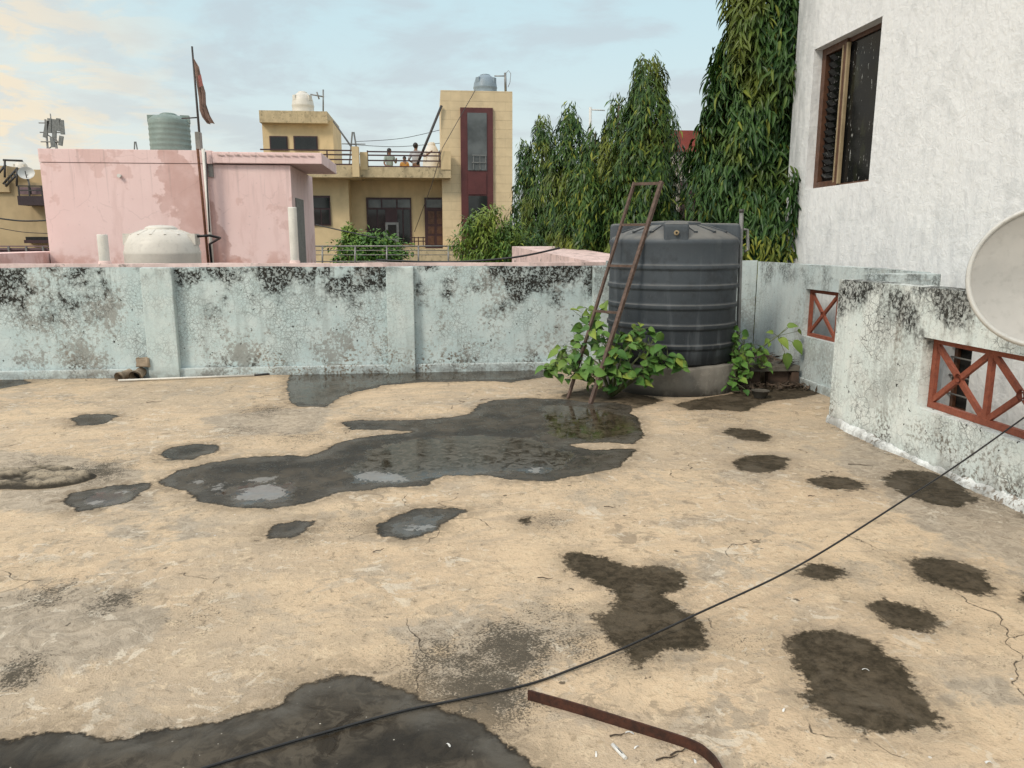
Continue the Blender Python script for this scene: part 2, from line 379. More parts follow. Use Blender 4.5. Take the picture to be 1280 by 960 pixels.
def plaster_white():
    m = Mat('white_plaster')
    x, y, z = m.xyz()
    a = m.noise(3.2, 6, .62, .7); b = m.noise(10, 5, .62, .8); d = m.noise(2, 5, .6, vec=m.scale(m.pos, (6, 6, 1.4))); big = m.noise(.8, 4)
    wv = m.warp(5, .25); st = m.noise(11, 3, .5, 0.8, m.scale(wv, (1, 1, 1.6)))
    c = m.mix(m.mr(big, .3, .7), (.90, .90, .895), (.85, .85, .85))
    c = m.mix(m.mul(m.mr(d, .5, .72), .3), c, (.62, .63, .64))
    c = m.mix(m.mul(m.mr(b, .52, .64), .35), c, (.86, .85, .82))
    c = m.mix(m.mul(m.mr(a, .52, .64), .30), c, (.60, .61, .61))
    c = m.mix(m.mul(m.mr(m.noise(15, 5, .7, 0, m.scale(m.pos, (1, 1, .4))), .56, .66), .3), c, (.52, .53, .54))
    c = m.mix(m.mul(m.mr(z, 1.0, 2.6, 1, 0), m.mul(m.mr(d, .40, .66), .28)), c, (.52, .54, .56))
    c = m.mix(m.mul(m.mr(m.noise(30, 4, .6), .62, .72), .3), c, (.40, .41, .42))
    c = m.mix(m.mul(m.mr(y, 8.6, 9.25), m.mr(d, .3, .6, .25, .6)), c, (.30, .32, .32))
    h = m.add(m.add(m.mul(a, 1.2), m.mul(m.mr(b, .42, .62), .22)), m.mul(m.noise(6, 4, .6, .4, m.scale(m.pos, (1, 1, .55))), .9))
    h = m.add(h, m.mul(m.noise(60, 4), .12))
    return m.fin(c, .75, m.bump(h, .26, .05), **{'Specular IOR Level': .2})

def pink_plaster():
    m = Mat('pink_plaster')
    x, y, z = m.xyz()
    big = m.noise(1.0, 4, .55); mid = m.noise(4, 5); s = m.noise(1, 5, .6, vec=m.scale(m.pos, (3.5, 3.5, .7)))
    c = m.mix(m.mr(big, .35, .65), (.92, .685, .65), (.88, .64, .605))
    nx_ = m.add(x, m.mul(m.math('SUBTRACT', m.noise(1.3, 5, .6), .5), 1.6)); dmp = m.mr(m.math('ABSOLUTE', m.add(nx_, m.add(3.95, m.mul(m.math('SUBTRACT', z, 2.0), .35)))), .30, .36, 1, 0)
    c = m.mix(m.mul(dmp, m.mr(mid, .3, .6, .6, .95)), c, (.66, .42, .375))
    pt = m.mr(m.add(m.noise(1.6, 4, .6, vec=m.vadd(m.pos, (0, 0, 4))), 0.0), .60, .63)
    c = m.mix(m.mul(pt, .5), c, (.72, .47, .42))
    hl = m.mul(m.mr(m.vor(1.1, 'DISTANCE_TO_EDGE', m.warp(3, .3)), .004, .012, 1, 0), m.mr(mid, .45, .55))
    c = m.mix(m.mul(hl, .14), c, (.35, .22, .2))
    dr = m.mul(m.mr(m.noise(1, 4, .6, vec=m.scale(m.pos, (14, 14, .6))), .55, .68), m.mr(z, 1.7, 2.8))
    c = m.mix(m.mul(dr, .28), c, (.36, .26, .24))
    c = m.mix(m.mul(m.mr(s, .54, .64), .3), c, (.70, .48, .44))
    c = m.mix(m.mul(m.mr(z, 1.5, 1.1, 0, 1), m.mr(mid, .45, .6, 0, .6)), c, (.62, .34, .28))
    c = m.mix(m.mul(m.mr(m.noise(14, 5, .65), .6, .75), .3), c, (.38, .27, .25))
    return m.fin(c, .8, m.bump(m.add(mid, m.mul(m.noise(25, 4), .4)), .25, .02), **{'Specular IOR Level': .25})

def yellow_plaster(name='yellow_plaster', tiles=False, col=(.72, .55, .32)):
    m = Mat(name)
    x, y, z = m.xyz()
    s = m.noise(1, 5, .6, vec=m.scale(m.pos, (2.2, 2.2, .5))); mid = m.noise(2.2, 5)
    c = m.mix(m.mr(mid, .35, .65), col, tuple(v*.88 for v in col))
    c = m.mix(m.mul(m.mr(s, .5, .7), .35), c, tuple(v*.62 for v in col))
    h = m.mul(mid, .3)
    if tiles:
        fz = m.math('FRACT', m.mul(z, 3.1)); ln = m.mr(fz, .0, .05, 1, 0)
        row = m.math('FLOOR', m.mul(z, 3.1)); fx = m.math('FRACT', m.add(m.mul(x, 1.25), m.mul(row, .5))); lx = m.mul(m.mr(fx, 0, .02, 1, 0), .6)
        ln = m.mx(ln, lx)
        rowv = m.noise(1.0, 1, vec=m.node('ShaderNodeCombineXYZ', {0: m.math('FLOOR', m.add(m.mul(x, 1.25), m.mul(row, .5))), 1: 0.0, 2: row}).outputs[0])
        c = m.mix(m.mul(m.mr(rowv, .3, .7), .3), c, tuple(v*.72 for v in col))
        c = m.mix(m.mul(ln, .5), c, tuple(v*.4 for v in col)); h = m.math('SUBTRACT', h, m.mul(ln, .6))
    return m.fin(c, .75, m.bump(h, .3, .03), **{'Specular IOR Level': .3})

def stained_slab(name, col):
    m = Mat(name)
    s = m.noise(1, 6, .7, vec=m.scale(m.pos, (3, 3, 1))); f = m.noise(5, 6, .7)
    c = m.mix(m.mr(f, .35, .65), col, tuple(v*.8 for v in col))
    c = m.mix(m.mul(m.mr(s, .5, .66), .55), c, tuple(v*.45 for v in col))
    c = m.mix(m.mul(m.mr(m.noise(9, 5, .7), .56, .66), .6), c, (.07, .06, .045))
    return m.fin(c, .85)

def rust(name, a=(.10, .04, .022), b=(.19, .075, .035), rough=.8):
    m = Mat(name); f = m.noise(22, 6, .7); g = m.noise(120, 4)
    c = m.mix(m.mr(f, .35, .65), a, b); c = m.mix(m.mul(m.mr(g, .55, .7), .5), c, tuple(v*.4 for v in a))
    return m.fin(c, rough, m.bump(m.add(f, g), .5, .004), Metallic=.15)

def tank_mat():
    m = Mat('black_polythene')
    x, y, z = m.xyz()
    ang = m.noise(1, 5, .66, .4, m.scale(m.pos, (8, 8, .8))); f = m.noise(5, 6, .66); sp = m.noise(70, 4, .6)
    c = m.mix(m.mr(z, .3, 1.5), (.016, .021, .027), (.064, .077, .091))  # shading painted into the colour: tank darker towards the bottom
    c = m.mix(m.mul(m.mr(ang, .5, .70), .42), c, (.13, .146, .16))
    c = m.mix(m.mul(m.mr(f, .48, .66), .45), c, (.024, .026, .029))
    c = m.mix(m.mul(m.mr(sp, .6, .74), .3), c, (.15, .15, .145))
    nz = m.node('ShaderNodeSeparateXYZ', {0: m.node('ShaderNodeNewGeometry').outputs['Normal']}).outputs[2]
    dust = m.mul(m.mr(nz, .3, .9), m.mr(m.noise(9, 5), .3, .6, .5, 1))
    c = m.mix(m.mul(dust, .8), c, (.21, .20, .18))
    return m.fin(c, m.mr(f, .3, .7, .5, .72), m.bump(m.add(f, m.mul(sp, .2)), .12, .01), **{'Specular IOR Level': .4})

def concrete(name, col=(.27, .235, .19), dark=.5):
    m = Mat(name); x, y, z = m.xyz()
    a = m.noise(3, 6, .65); b = m.noise(22, 5, .65); s = m.noise(1, 5, vec=m.scale(m.pos, (8, 8, 1.2)))
    c = m.mix(m.mr(a, .35, .65), col, tuple(v*.72 for v in col))
    c = m.mix(m.mul(m.mr(s, .5, .7), dark), c, tuple(v*.4 for v in col))
    c = m.mix(m.mul(m.mr(b, .55, .7), .4), c, tuple(v*1.35 for v in col))
    c = m.mix(m.mul(m.mr(z, .12, .0), m.mr(a, .35, .55)), c, (.05, .045, .038))
    return m.fin(c, .9, m.bump(m.add(a, b), .4, .012), **{'Specular IOR Level': .25})

def glass_dark(name, col=(.012, .013, .013), rough=.06, streak=False):
    m = Mat(name)
    n = m.noise(1.2, 3); c = m.mix(m.mr(n, .35, .65), col, tuple(v*2.2 for v in col))
    if streak:
        s = m.noise(1, 4, .6, vec=m.scale(m.pos, (60, 26, 11))); s2 = m.noise(3, 3)
        sk = m.mul(m.mr(s, .625, .68), m.mr(s2, .36, .52))
        c = m.mix(m.mul(sk, .9), c, (.36, .36, .34))
        c = m.mix(m.mul(m.mr(m.noise(5, 4, .6, vec=m.scale(m.pos, (1, 1, .5))), .56, .7), .35), c, (.04, .045, .02))
        return m.fin(c, m.mixf(sk, .10, .7), None, **{'Specular IOR Level': .12})
    return m.fin(c, rough)

def mound_mat():
    m = Mat('weathered_cement_lump'); x, y, z = m.xyz(); n = m.noise(14, 5, .7, .6); f = m.noise(60, 4, .7)
    c = m.mix(m.mr(m.add(z, m.mul(m.math('SUBTRACT', n, .5), .05)), .012, .045), (.045, .038, .028), (.36, .30, .22))
    c = m.mix(m.mul(m.mr(f, .5, .65), .6), c, (.06, .05, .04)); c = m.mix(m.mr(z, .004, -.002), c, (.45, .35, .24))
    return m.fin(c, .9, m.bump(m.add(n, m.mul(f, .4)), .6, .02), **{'Specular IOR Level': .2})
M = dict(
    floor=floor_material(),
    wall=weathered('flaking_blue_distemper', (.535, .64, .645), (.62, .70, .695), mould=.76, crack=.55, crack_scale=12, zlo=.55, zhi=1.17, expose=.7),
    wall2=weathered('crackled_pale_distemper', (.735, .80, .775), (.80, .83, .795), mould=.72, crack=.8, crack_scale=14, zlo=.74, zhi=1.2, expose=.3, rustc=(.17, .13, .09), streak=.9, net=.6, am0=.40),
    wall3=weathered('blue_distemper', (.58, .66, .66), (.64, .70, .69), mould=.3, crack=.3, crack_scale=14, zlo=.7, zhi=1.25, expose=.4),
    plinth=weathered('plinth_distemper', (.60, .69, .69), (.70, .76, .75), mould=.25, crack=.5, crack_scale=9, zlo=.9, zhi=1.3, expose=.6),
    plinth2=weathered('crusty_white_fillet', (.86, .88, .87), (.90, .91, .89), mould=.15, crack=.3, crack_scale=20, zlo=.9, zhi=1.3, expose=.1),
    pilaster=weathered('pilaster_distemper', (.56, .655, .65), (.63, .70, .685), mould=.22, crack=.35, crack_scale=10, zlo=.7, zhi=1.2, expose=.35),
    white=plaster_white(), pink=pink_plaster(), yellow=yellow_plaster(), tile=yellow_plaster('yellow_stone_tile', True, (.78, .61, .38)),
    ochre=yellow_plaster('ochre_plaster', False, (.56, .42, .245)),
    slab=stained_slab('stained_yellow_slab', (.60, .475, .29)), pinkcap=stained_slab('stained_pink_cap', (.84, .63, .58)),
    tank=tank_mat(), base=concrete('tank_base_concrete', (.235, .215, .185), .4), cement=concrete('grey_cement', (.30, .28, .25)),
    stone=concrete('dirty_stone', (.15, .135, .11)), brick=concrete('old_brick', (.115, .075, .055)),
    rust=rust('rusty_iron'), rustbar=rust('rusty_flat_bar', (.035, .015, .010), (.085, .030, .017)), ladder=rust('rusted_painted_steel', (.085, .055, .042), (.155, .10, .078), .7),
    lattice=rust('red_oxide_paint', (.24, .066, .038), (.33, .095, .052), .65),
    galv=simple('galvanised_pipe', (.22, .22, .21), .5, .2, 8, metallic=.4),
    pvc=simple('white_pvc', (.74, .71, .65), .45, .08, 5), tankwhite=simple('white_polythene', (.68, .635, .56), .5, .06, 3),
    tankgreen=simple('green_polythene', (.205, .265, .235), .5, .12, 3), tankgrey=simple('grey_blue_polythene', (.22, .28, .33), .5, .12, 3),
    clay=simple('dirty_clay_pipe', (.36, .28, .20), .8, .25, 9, .3, dirt=.3), black=simple('black_rubber', (.014, .014, .015), .5, .2, 8),
    dish=simple('dish_face', (.43, .415, .39), .45, .10, 4), dishrim=simple('dish_rim', (.58, .57, .54), .4, .08, 5),
    wood=simple('brown_window_wood', (.10, .045, .025), .5, .25, 12, .2), woodl=simple('pale_window_bead', (.34, .26, .155), .6, .15, 10),
    maroon=simple('maroon_paint', (.105, .027, .026), .5, .12, 3), maroond=simple('dark_maroon_metal', (.055, .022, .024), .5, .15, 3),
    dark=simple('dark_opening', (.012, .011, .010), .8, .2, 3), glass=glass_dark('dark_glass'), glassw=glass_dark('dirty_window_glass', (.006, .006, .006), streak=True), glassg=glass_dark('grey_glass', (.06, .065, .065), .12),
    steel=simple('dull_steel', (.25, .245, .235), .45, .15, 8, metallic=.5), darkmetal=simple('dark_metal', (.05, .045, .042), .5, .2, 8),
    door=simple('grey_door', (.20, .195, .185), .6, .1, 4), whitepaint=simple('white_paint', (.66, .65, .62), .6, .05, 4),
    red=simple('brick_red_paint', (.27, .055, .04), .7, .15, 3), cream=simple('cream_wall', (.50, .45, .38), .8, .1, 2),
    bark=simple('bark', (.12, .09, .065), .9, .3, 9, .5), stem=simple('green_stem', (.11, .13, .05), .6, .25, 9),
    ashoka=leaf_mat('ashoka_leaf', (.018, .050, .018), (.058, .120, .028), (.20, .215, .03), .14, .40),
    ashoka2=leaf_mat('ashoka_leaf_far', (.018, .050, .016), (.075, .138, .028), (.24, .25, .034), .22, .45),
    ashokay=leaf_mat('young_ashoka_leaf', (.10, .14, .025), (.20, .22, .035), (.30, .29, .04), .3, .45),
    fresh=leaf_mat('fresh_leaf', (.055, .125, .026), (.13, .22, .04), (.26, .29, .045), .2, .45),
    mound=mound_mat(),
    broad=leaf_mat('broad_leaf', (.050, .125, .030), (.125, .235, .05), (.30, .34, .06), .2, .45),
    shade=leaf_mat('small_leaf', (.045, .115, .025), (.10, .21, .038), (.19, .28, .05), .3, .45),
    litter=simple('dead_leaf_litter', (.085, .058, .038), .9, .5, 30, .4), flag=simple('faded_maroon_cloth', (.25, .165, .13), .9, .3, 6, .3),
    flagred=simple('red_cloth', (.27, .10, .085), .9, .2, 6, .3), skin=simple('brown_skin', (.20, .105, .065), .6, .05), hair=simple('black_hair', (.012, .010, .009), .5, .1),
    shirt=simple('pale_shirt', (.42, .42, .44), .9, .08), trousers=simple('dark_trousers', (.05, .055, .075), .9, .1), orange=simple('orange_frock', (.45, .22, .05), .9, .1),
    green=simple('sage_tunic', (.32, .38, .34), .9, .1), olive=simple('olive_skirt', (.14, .14, .09), .9, .1), ground=simple('dusty_ground', (.20, .165, .12), .95, .2, .05),
    roof=concrete('grey_roof', (.24, .22, .19)), paper=simple('white_scrap', (.72, .71, .68), .6, .05), twig=simple('dry_twig', (.07, .05, .035), .9, .3, 20),
    sheet=simple('faded_purple_sheet', (.20, .13, .14), .8, .15, 5), purple=simple('dark_balcony_panel', (.045, .028, .032), .7, .15, 4),
)

# ------------------------------------------------------------------ terrace floor with its stain map
def sdf(poly, X, Y):
    """signed distance (positive inside) to a polygon"""
    d = np.full(X.shape, 1e9); ins = np.zeros(X.shape, bool); n = len(poly)
    for i in range(n):
        ax, ay = poly[i]; bx, by = poly[(i+1) % n]
        ex, ey = bx-ax, by-ay; wx, wy = X-ax, Y-ay
        t = np.clip((wx*ex+wy*ey)/(ex*ex+ey*ey+1e-12), 0, 1)
        d = np.minimum(d, (wx-ex*t)**2+(wy-ey*t)**2)
        c = ((ay > Y) != (by > Y)) & (X < (bx-ax)*(Y-ay)/(by-ay+1e-12)+ax)
        ins ^= c
    d = np.sqrt(d); return np.where(ins, d, -d)
WET = [
 [(425,528),(450,524),(500,526),(560,522),(590,517),(597,506),(620,500),(660,498),(700,498),(730,503),(770,503),(790,508),(785,516),(803,528),(805,545),(795,556),(760,553),(715,556),(740,562),(790,562),(792,572),(775,582),(735,592),(690,602),(640,600),(600,594),(560,596),(530,606),(480,610),(430,616),(380,628),(340,635),(290,635),(250,625),(230,612),(205,608),(203,598),(225,588),(270,577),(320,570),(370,570),(385,571),(415,556),(450,546),(515,540),(480,537),(440,537)],
 [(360,466),(360,500),(372,508),(410,509),(420,500),(445,490),(480,482),(520,478),(600,476),(640,478),(690,470),(700,458),(480,460)],
 [(75,628),(95,615),(150,606),(185,604),(188,611),(165,625),(130,636),(95,640)],
 [(85,523),(105,518),(140,517),(152,521),(130,530),(95,533)],
 [(200,568),(215,558),(250,555),(275,557),(270,566),(240,575),(210,576)],
 [(328,668),(345,656),(375,651),(397,651),(390,662),(365,672),(335,675)],
 [(470,658),(490,645),(520,637),(555,634),(588,637),(570,650),(540,666),(510,673),(480,670)],
 [(-60,928),(40,922),(75,915),(130,918),(230,910),(270,905),(330,880),(370,850),(425,838),(470,846),(530,870),(560,890),(600,905),(640,930),(690,975),(560,1160),(-90,1160)],
 [(-30,477),(30,474),(42,479),(0,486),(-30,487)]]
STAIN = [
 [(700,690),(730,688),(765,698),(790,708),(830,705),(860,715),(850,735),(835,745),(860,765),(885,780),(890,808),(870,815),(840,812),(820,825),(795,834),(780,825),(778,812),(745,785),(735,770),(760,765),(770,745),(740,725),(712,712)],
 [(978,800),(990,790),(1020,786),(1060,790),(1100,806),(1130,835),(1150,865),(1175,890),(1182,905),(1165,915),(1120,918),(1075,915),(1030,895),(1003,875),(1003,850),(990,825)],
 [(1083,752),(1110,750),(1150,758),(1178,775),(1182,785),(1155,791),(1120,787),(1095,775)],
 [(1134,700),(1160,697),(1205,702),(1235,720),(1247,738),(1235,747),(1195,740),(1150,725),(1138,712)],
 [(995,715),(1005,705),(1030,703),(1050,710),(1060,718),(1040,727),(1010,725)],
 [(1105,595),(1125,587),(1165,590),(1205,605),(1222,625),(1205,635),(1165,632),(1130,620),(1108,608)],
 [(913,578),(935,569),(965,568),(988,574),(985,585),(955,592),(925,588)],
 [(902,540),(915,534),(945,536),(967,545),(955,552),(925,549)],
 [(1008,600),(1030,595),(1060,597),(1085,605),(1080,615),(1045,614),(1020,610)],
 [(700,494),(740,484),(770,480),(800,492),(830,500),(800,510),(760,514),(720,512)],
 [(840,505),(870,499),(920,490),(960,478),(1000,474),(1035,478),(1030,492),(1000,498),(960,502),(930,514),(895,512),(860,512)],
 [(1270,738),(1290,735),(1300,750),(1280,757)],
 [(648,650),(660,645),(670,652),(658,657)]]
POOL = [
 [(440,585),(470,560),(520,550),(600,545),(660,550),(720,570),(690,590),(600,590),(520,600),(450,605)],
 [(680,506),(720,508),(785,520),(800,540),(740,550),(690,545)],
 [(275,616),(310,604),(360,606),(372,614),(350,628),(300,630)],
 [(100,630),(125,617),(165,612),(160,622),(130,634)],
 [(362,468),(362,502),(405,506),(440,486),(520,474),(640,474),(690,466),(690,458),(480,460)],
 [(495,658),(520,648),(550,645),(540,660),(510,668)]]
SOFT = [(640,808,.19,1.15),(600,872,.2,1.25),(520,872,.14,.9),(560,835,.28,.8),(690,770,.2,.6),(720,800,.2,.7),(120,590,.28,.9),(60,575,.3,.5),(330,512,.3,.75),(300,540,.35,.5),(740,605,.3,.35),(440,655,.25,.5),(690,650,.18,.6),(770,805,.2,.6),
        (930,800,.15,.5),(1120,560,.3,.4),(60,745,.16,.75),(140,752,.12,.9),(20,845,.12,.9),(250,770,.18,.5),(1000,790,.12,.5),(1180,640,.3,.4),(480,520,.3,.4),(720,480,.4,.6),(880,560,.3,.3),(1250,800,.3,.35),(380,665,.2,.6),(1130,720,.2,.35),(900,520,.4,.45),(380,545,.3,.6),(230,610,.25,.3)]
SKY_GLINT = [[(295,623),(305,612),(340,603),(352,612),(362,618),(350,622),(320,625)], [(300,600),(345,596),(344,600),(300,603)], [(235,601),(255,598),(254,603),(238,604)], [(265,607),(280,603),(278,612),(268,614)], [(440,598),(455,590),(500,592),(508,600),(470,602)], [(108,632),(118,624),(130,625),(120,631)], [(145,617),(162,614),(158,618)], [(655,588),(678,584),(672,592)], [(505,661),(530,655),(540,658),(515,666)]]  # puddle patches where a sky reflection is painted in
GREY = [[(-20,640),(90,640),(200,640),(190,600),(90,570),(-20,560)], [(1060,540),(1280,650),(1330,760),(1240,700),(1130,650),(1040,570)], [(250,520),(420,505),(400,540),(280,545)], [(560,760),(700,790),(640,900),(540,870)], [(-60,745),(60,735),(150,745),(200,762),(215,800),(150,830),(60,850),(-60,860)], [(120,655),(175,650),(170,675),(130,672)], [(210,650),(250,640),(260,670),(225,680)], [(1180,850),(1260,840),(1290,880),(1200,880)],
 [(1040,540),(1100,560),(1240,650),(1290,690),(1290,640),(1100,560)], [(560,505),(600,500),(590,512)], [(860,700),(905,690),(910,720),(870,722)], [(40,585),(160,575),(180,595),(60,625),(-10,630)], [(480,780),(560,770),(600,800),(520,815)]]
def make_floor():
    x0, x1, y0, y1, st = -7.5, 4.05, -1.6, 8.82, .03
    nx = int((x1-x0)/st)+1; ny = int((y1-y0)/st)+1
    xs = np.linspace(x0, x1, nx); ys = np.linspace(y0, y1, ny)
    X, Y = np.meshgrid(xs, ys); X = X.ravel(); Y = Y.ravel()
    gp = lambda poly: [tuple(G(*p)[:2]) for p in poly]
    wets = [sdf(gp(p), X, Y) for p in WET]
    wet = np.clip(np.max(wets, 0), -.6, .6)
    stain = np.clip(np.max([sdf(gp(p), X, Y) for p in STAIN], 0), -.6, .6)
    pool = np.clip(np.max([sdf(gp(p), X, Y) for p in POOL], 0), -.6, .6)
    soft = np.zeros_like(X)
    for px, py, r, a in SOFT:
        g = G(px, py); soft = np.maximum(soft, a*np.exp(-((X-g.x)**2+((Y-g.y)*.8)**2)/(r*r)))
    # darker, more speckled strip along the foot of the walls
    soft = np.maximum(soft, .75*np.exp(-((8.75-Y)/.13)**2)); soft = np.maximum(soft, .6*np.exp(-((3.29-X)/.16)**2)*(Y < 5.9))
    mo = sdf(gp([(-30,600),(0,592),(30,588),(65,585),(95,588),(92,598),(60,606),(25,612),(-20,618)]), X, Y); mound = np.clip(mo/.10, 0, 1)
    lump = sum(a*np.sin(X*fx+ph)*np.cos(Y*fy+ph*1.7) for a, fx, fy, ph in ((.45, 21, 33, .3), (.3, 47, 39, 1.1), (.25, 71, 83, 2.2)))
    Z = np.zeros_like(X)
    # gentle unevenness of the screed
    Z += .006*np.sin(X*1.7+.4)*np.sin(Y*1.3)*np.clip((-wet)/.3, 0, 1)
    mo2 = sdf(gp([(-60,800),(60,765),(150,760),(215,775),(200,815),(120,845),(0,860),(-80,860)]), X, Y)
    l2 = sum(a*np.sin(X*fx+Y*fy*.6+ph)*np.cos(Y*fy+ph*1.7) for a, fx, fy, ph in ((.5, 17, 29, .7), (.3, 39, 57, 2.1), (.2, 83, 91, .4)))
    Z += np.clip(mo2/.12, 0, 1)*(.016+.017*l2)
    sky_glint = np.clip(np.max([sdf(gp(p), X, Y) for p in SKY_GLINT], 0), -.3, .3)
    grey = np.clip(np.max([sdf(gp(p), X, Y) for p in GREY], 0), -.5, .5)
    Q = np.arange(nx*ny).reshape(ny, nx); q = np.stack([Q[:-1, :-1], Q[:-1, 1:], Q[1:, 1:], Q[1:, :-1]], -1).reshape(-1, 4)
    fw = np.stack([w[q].min(1) for w in wets], 0); own = np.where(fw.max(0) > 0, fw.argmax(0), -1)
    def part(name, faces):
        idx, invq = np.unique(faces, return_inverse=True); V = np.stack([X[idx], Y[idx], Z[idx]], 1)
        e = thing('tmp', None, None); o = fastmesh(name, V, invq.reshape(-1, 4), M['floor'], e); o.parent = None; bpy.data.objects.remove(e)
        for nm, arr in (('wet', wet), ('stain', stain), ('pool', pool), ('soft', soft), ('mound', mound), ('grey', grey), ('sky_glint', sky_glint)):
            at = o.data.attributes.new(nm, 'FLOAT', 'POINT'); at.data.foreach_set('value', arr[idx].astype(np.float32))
        return props(o, kind='structure')
    part('terrace_floor', q[own < 0])
    for i in range(len(wets)):
        if (own == i).any(): part('puddle', q[own == i])
make_floor()
from mathutils import noise as mn
def cement_mound():
    g = G(40, 599); V = []; Fq = []; nx, ny = 110, 60; rx, ry = .46, .27
    for j in range(ny):
        for i in range(nx):
            u, v = i/(nx-1)*2-1, j/(ny-1)*2-1; x, y = g.x+u*rx, g.y+v*ry; p = Vector((x*4, y*7, 0))
            rr = u*u+v*v+.35*mn.noise(Vector((x*3, y*3, 5)))
            e = max(0, min(1, (.85-rr)/.5)); e = e*e*(3-2*e)
            h = e*(.034+.032*mn.noise(p)+.022*mn.noise(p*2.3)+.012*mn.noise(p*5.1))-.006*(1-e)
            V.append((x, y, h))
    for j in range(ny-1):
        for i in range(nx-1): a = j*nx+i; Fq.append((a, a+1, a+nx+1, a+nx))
    o = pymesh('cement_mound', V, Fq, M['mound'], loc=(g.x, g.y, 0), smooth=True); props(o, kind='structure')
cement_mound()
# the house under the terrace and the ground far below
MB().box(-7.4, 3.9, -1.5, 8.7, -6.4, -.12).build('house_below', M['cement'], label='plastered body of the house under the concrete terrace', cat='building')
MB().quad((-900, -500, -6.5), (900, -500, -6.5), (900, 1500, -6.5), (-900, 1500, -6.5)).build('ground', M['ground'], kind='structure')

# ------------------------------------------------------------------ parapets
WY = 8.75
def rough_wall(mb): return mb
def wallbox(mb, x0, x1, y0, y1, z0, z1, seg=.25, amp=.006):
    """box with subdivided, slightly wavy faces so edges are not ruler straight"""
    n0 = len(mb.bm.verts)
    mb.box(x0, x1, y0, y1, z0, z1)
    mb.bm.verts.ensure_lookup_table(); vs = mb.bm.verts[n0:]
    long_ = max(x1-x0, y1-y0)
    cuts = int(long_/seg); ax = 0 if (x1-x0) > (y1-y0) else 1
    es = {e for v in vs for e in v.link_edges if abs((e.verts[0].co-e.verts[1].co)[ax]) > long_*.9}
    if cuts > 0:
        r = bmesh.ops.subdivide_edges(mb.bm, edges=list(es), cuts=cuts, use_grid_fill=True)
    for v in mb.bm.verts[n0:] if False else list(mb.bm.verts):
        if v.index >= 0: pass
    return mb
def wavy(mb, amp=.005, seed=1):
    for v in mb.bm.verts:
        p = v.co
        if p.z > .5: v.co.z += amp*(math.sin(p.x*3.1+seed)+math.sin(p.y*4.3+p.x*7.7+seed*2)+.6*math.sin(p.x*19+p.y*17))
    return mb
bw = thing('parapet_wall', 'long flaking pale blue parapet wall with black mould across the back of the terrace', 'parapet wall', (-1.5, WY, 0))
mb = MB(); wallbox(mb, -7.6, 2.04, WY, WY+.12, -.1, 1.205); wavy(mb, .003).build('wall', M['wall'], bw)
mb = MB(); wallbox(mb, 2.04, 3.85, WY+.02, WY+.12, -.1, 1.26); wavy(mb, .003).build('raised_end', M['wall3'], bw)
for a, b in ((180, 219), (484, 518), (741, 764)):
    xa = AY(a, 400, WY-.09).x; xb = AY(b, 400, WY-.09).x
    mb = MB().box(xa, xb, WY-.095, WY+.002, -.05, 1.208, .012); mb.build('pilaster', M['pilaster'], bw)
MB().box(-7.6, 3.85, WY-.05, WY-.003, -.05, .095, .012).build('plinth', M['plinth'], bw)

# far stretch of the side parapet with its lattice opening, and its return wall
FX = 3.85
sp = thing('side_parapet', 'pale blue side parapet beyond the near one with a single cross lattice opening', 'parapet wall', (FX, 7.2, 0))
ya, yb = AX(1005, 390, FX).y, 6.45; za, zb = .515, 1.005
mb = MB()
mb.box(FX, FX+.12, ya, WY, -.1, 1.25).box(FX, FX+.12, 5.75, yb, -.1, 1.25).box(FX, FX+.12, yb+.0005, ya-.0005, -.1, za).box(FX, FX+.12, yb+.0005, ya-.0005, zb, 1.25)
wavy(mb, .004, 3).build('wall', M['wall3'], sp)
MB().box(3.43, FX+.12, 5.62, 5.748, -.1, 1.24, .005).build('return_wall', M['wall3'], sp)
MB().box(FX-.03, FX-.002, 5.76, WY-.04, -.05, .085, .008).build('plinth', M['plinth'], sp)
def lattice(parent, X, y0, y1, z0, z1, bays, t=.035):
    fr = MB(); d = .03
    fr.box(X, X+d, y0, y1, z0, z0+t).box(X, X+d, y0, y1, z1-t, z1)
    fr.box(X, X+d, y0, y0+t, z0+t, z1-t).box(X, X+d, y1-t, y1, z0+t, z1-t)
    f = fr.build('lattice_frame', M['lattice'], parent)
    w = (y1-y0)/bays
    for i in range(bays):
        a, b = y0+i*w+t*.5, y0+(i+1)*w-t*.5; cy, cz = (a+b)/2, (z0+z1)/2; x = X+d/2
        if i: MB().box(X+.001, X+d-.001, y0+i*w-t*.45, y0+i*w+t*.45, z0+t, z1-t).build('lattice_post', M['lattice'], f)
        rr = .034
        ring = MB().tube([(X+.001, cy, cz), (X+d-.001, cy, cz)], rr, 8, caps=False)
        ring.tube([(X+.001, cy, cz), (X+d-.001, cy, cz)], rr*.66, 8, caps=False); ring.build('lattice_hub', M['lattice'], f)
        for qy, qz in ((a, z0+t), (b, z0+t), (a, z1-t), (b, z1-t)):
            v = Vector((0, qy-cy, qz-cz)); s0 = Vector((x, cy, cz))+v.normalized()*rr*.9
            MB().obox(s0, (x, qy, qz), t*.85, d*.8, up=(1, 0, 0)).build('lattice_bar', M['lattice'], f)
    return f
lattice(sp, FX+.05, yb+.002, ya-.002, za+.002, zb-.002, 2)

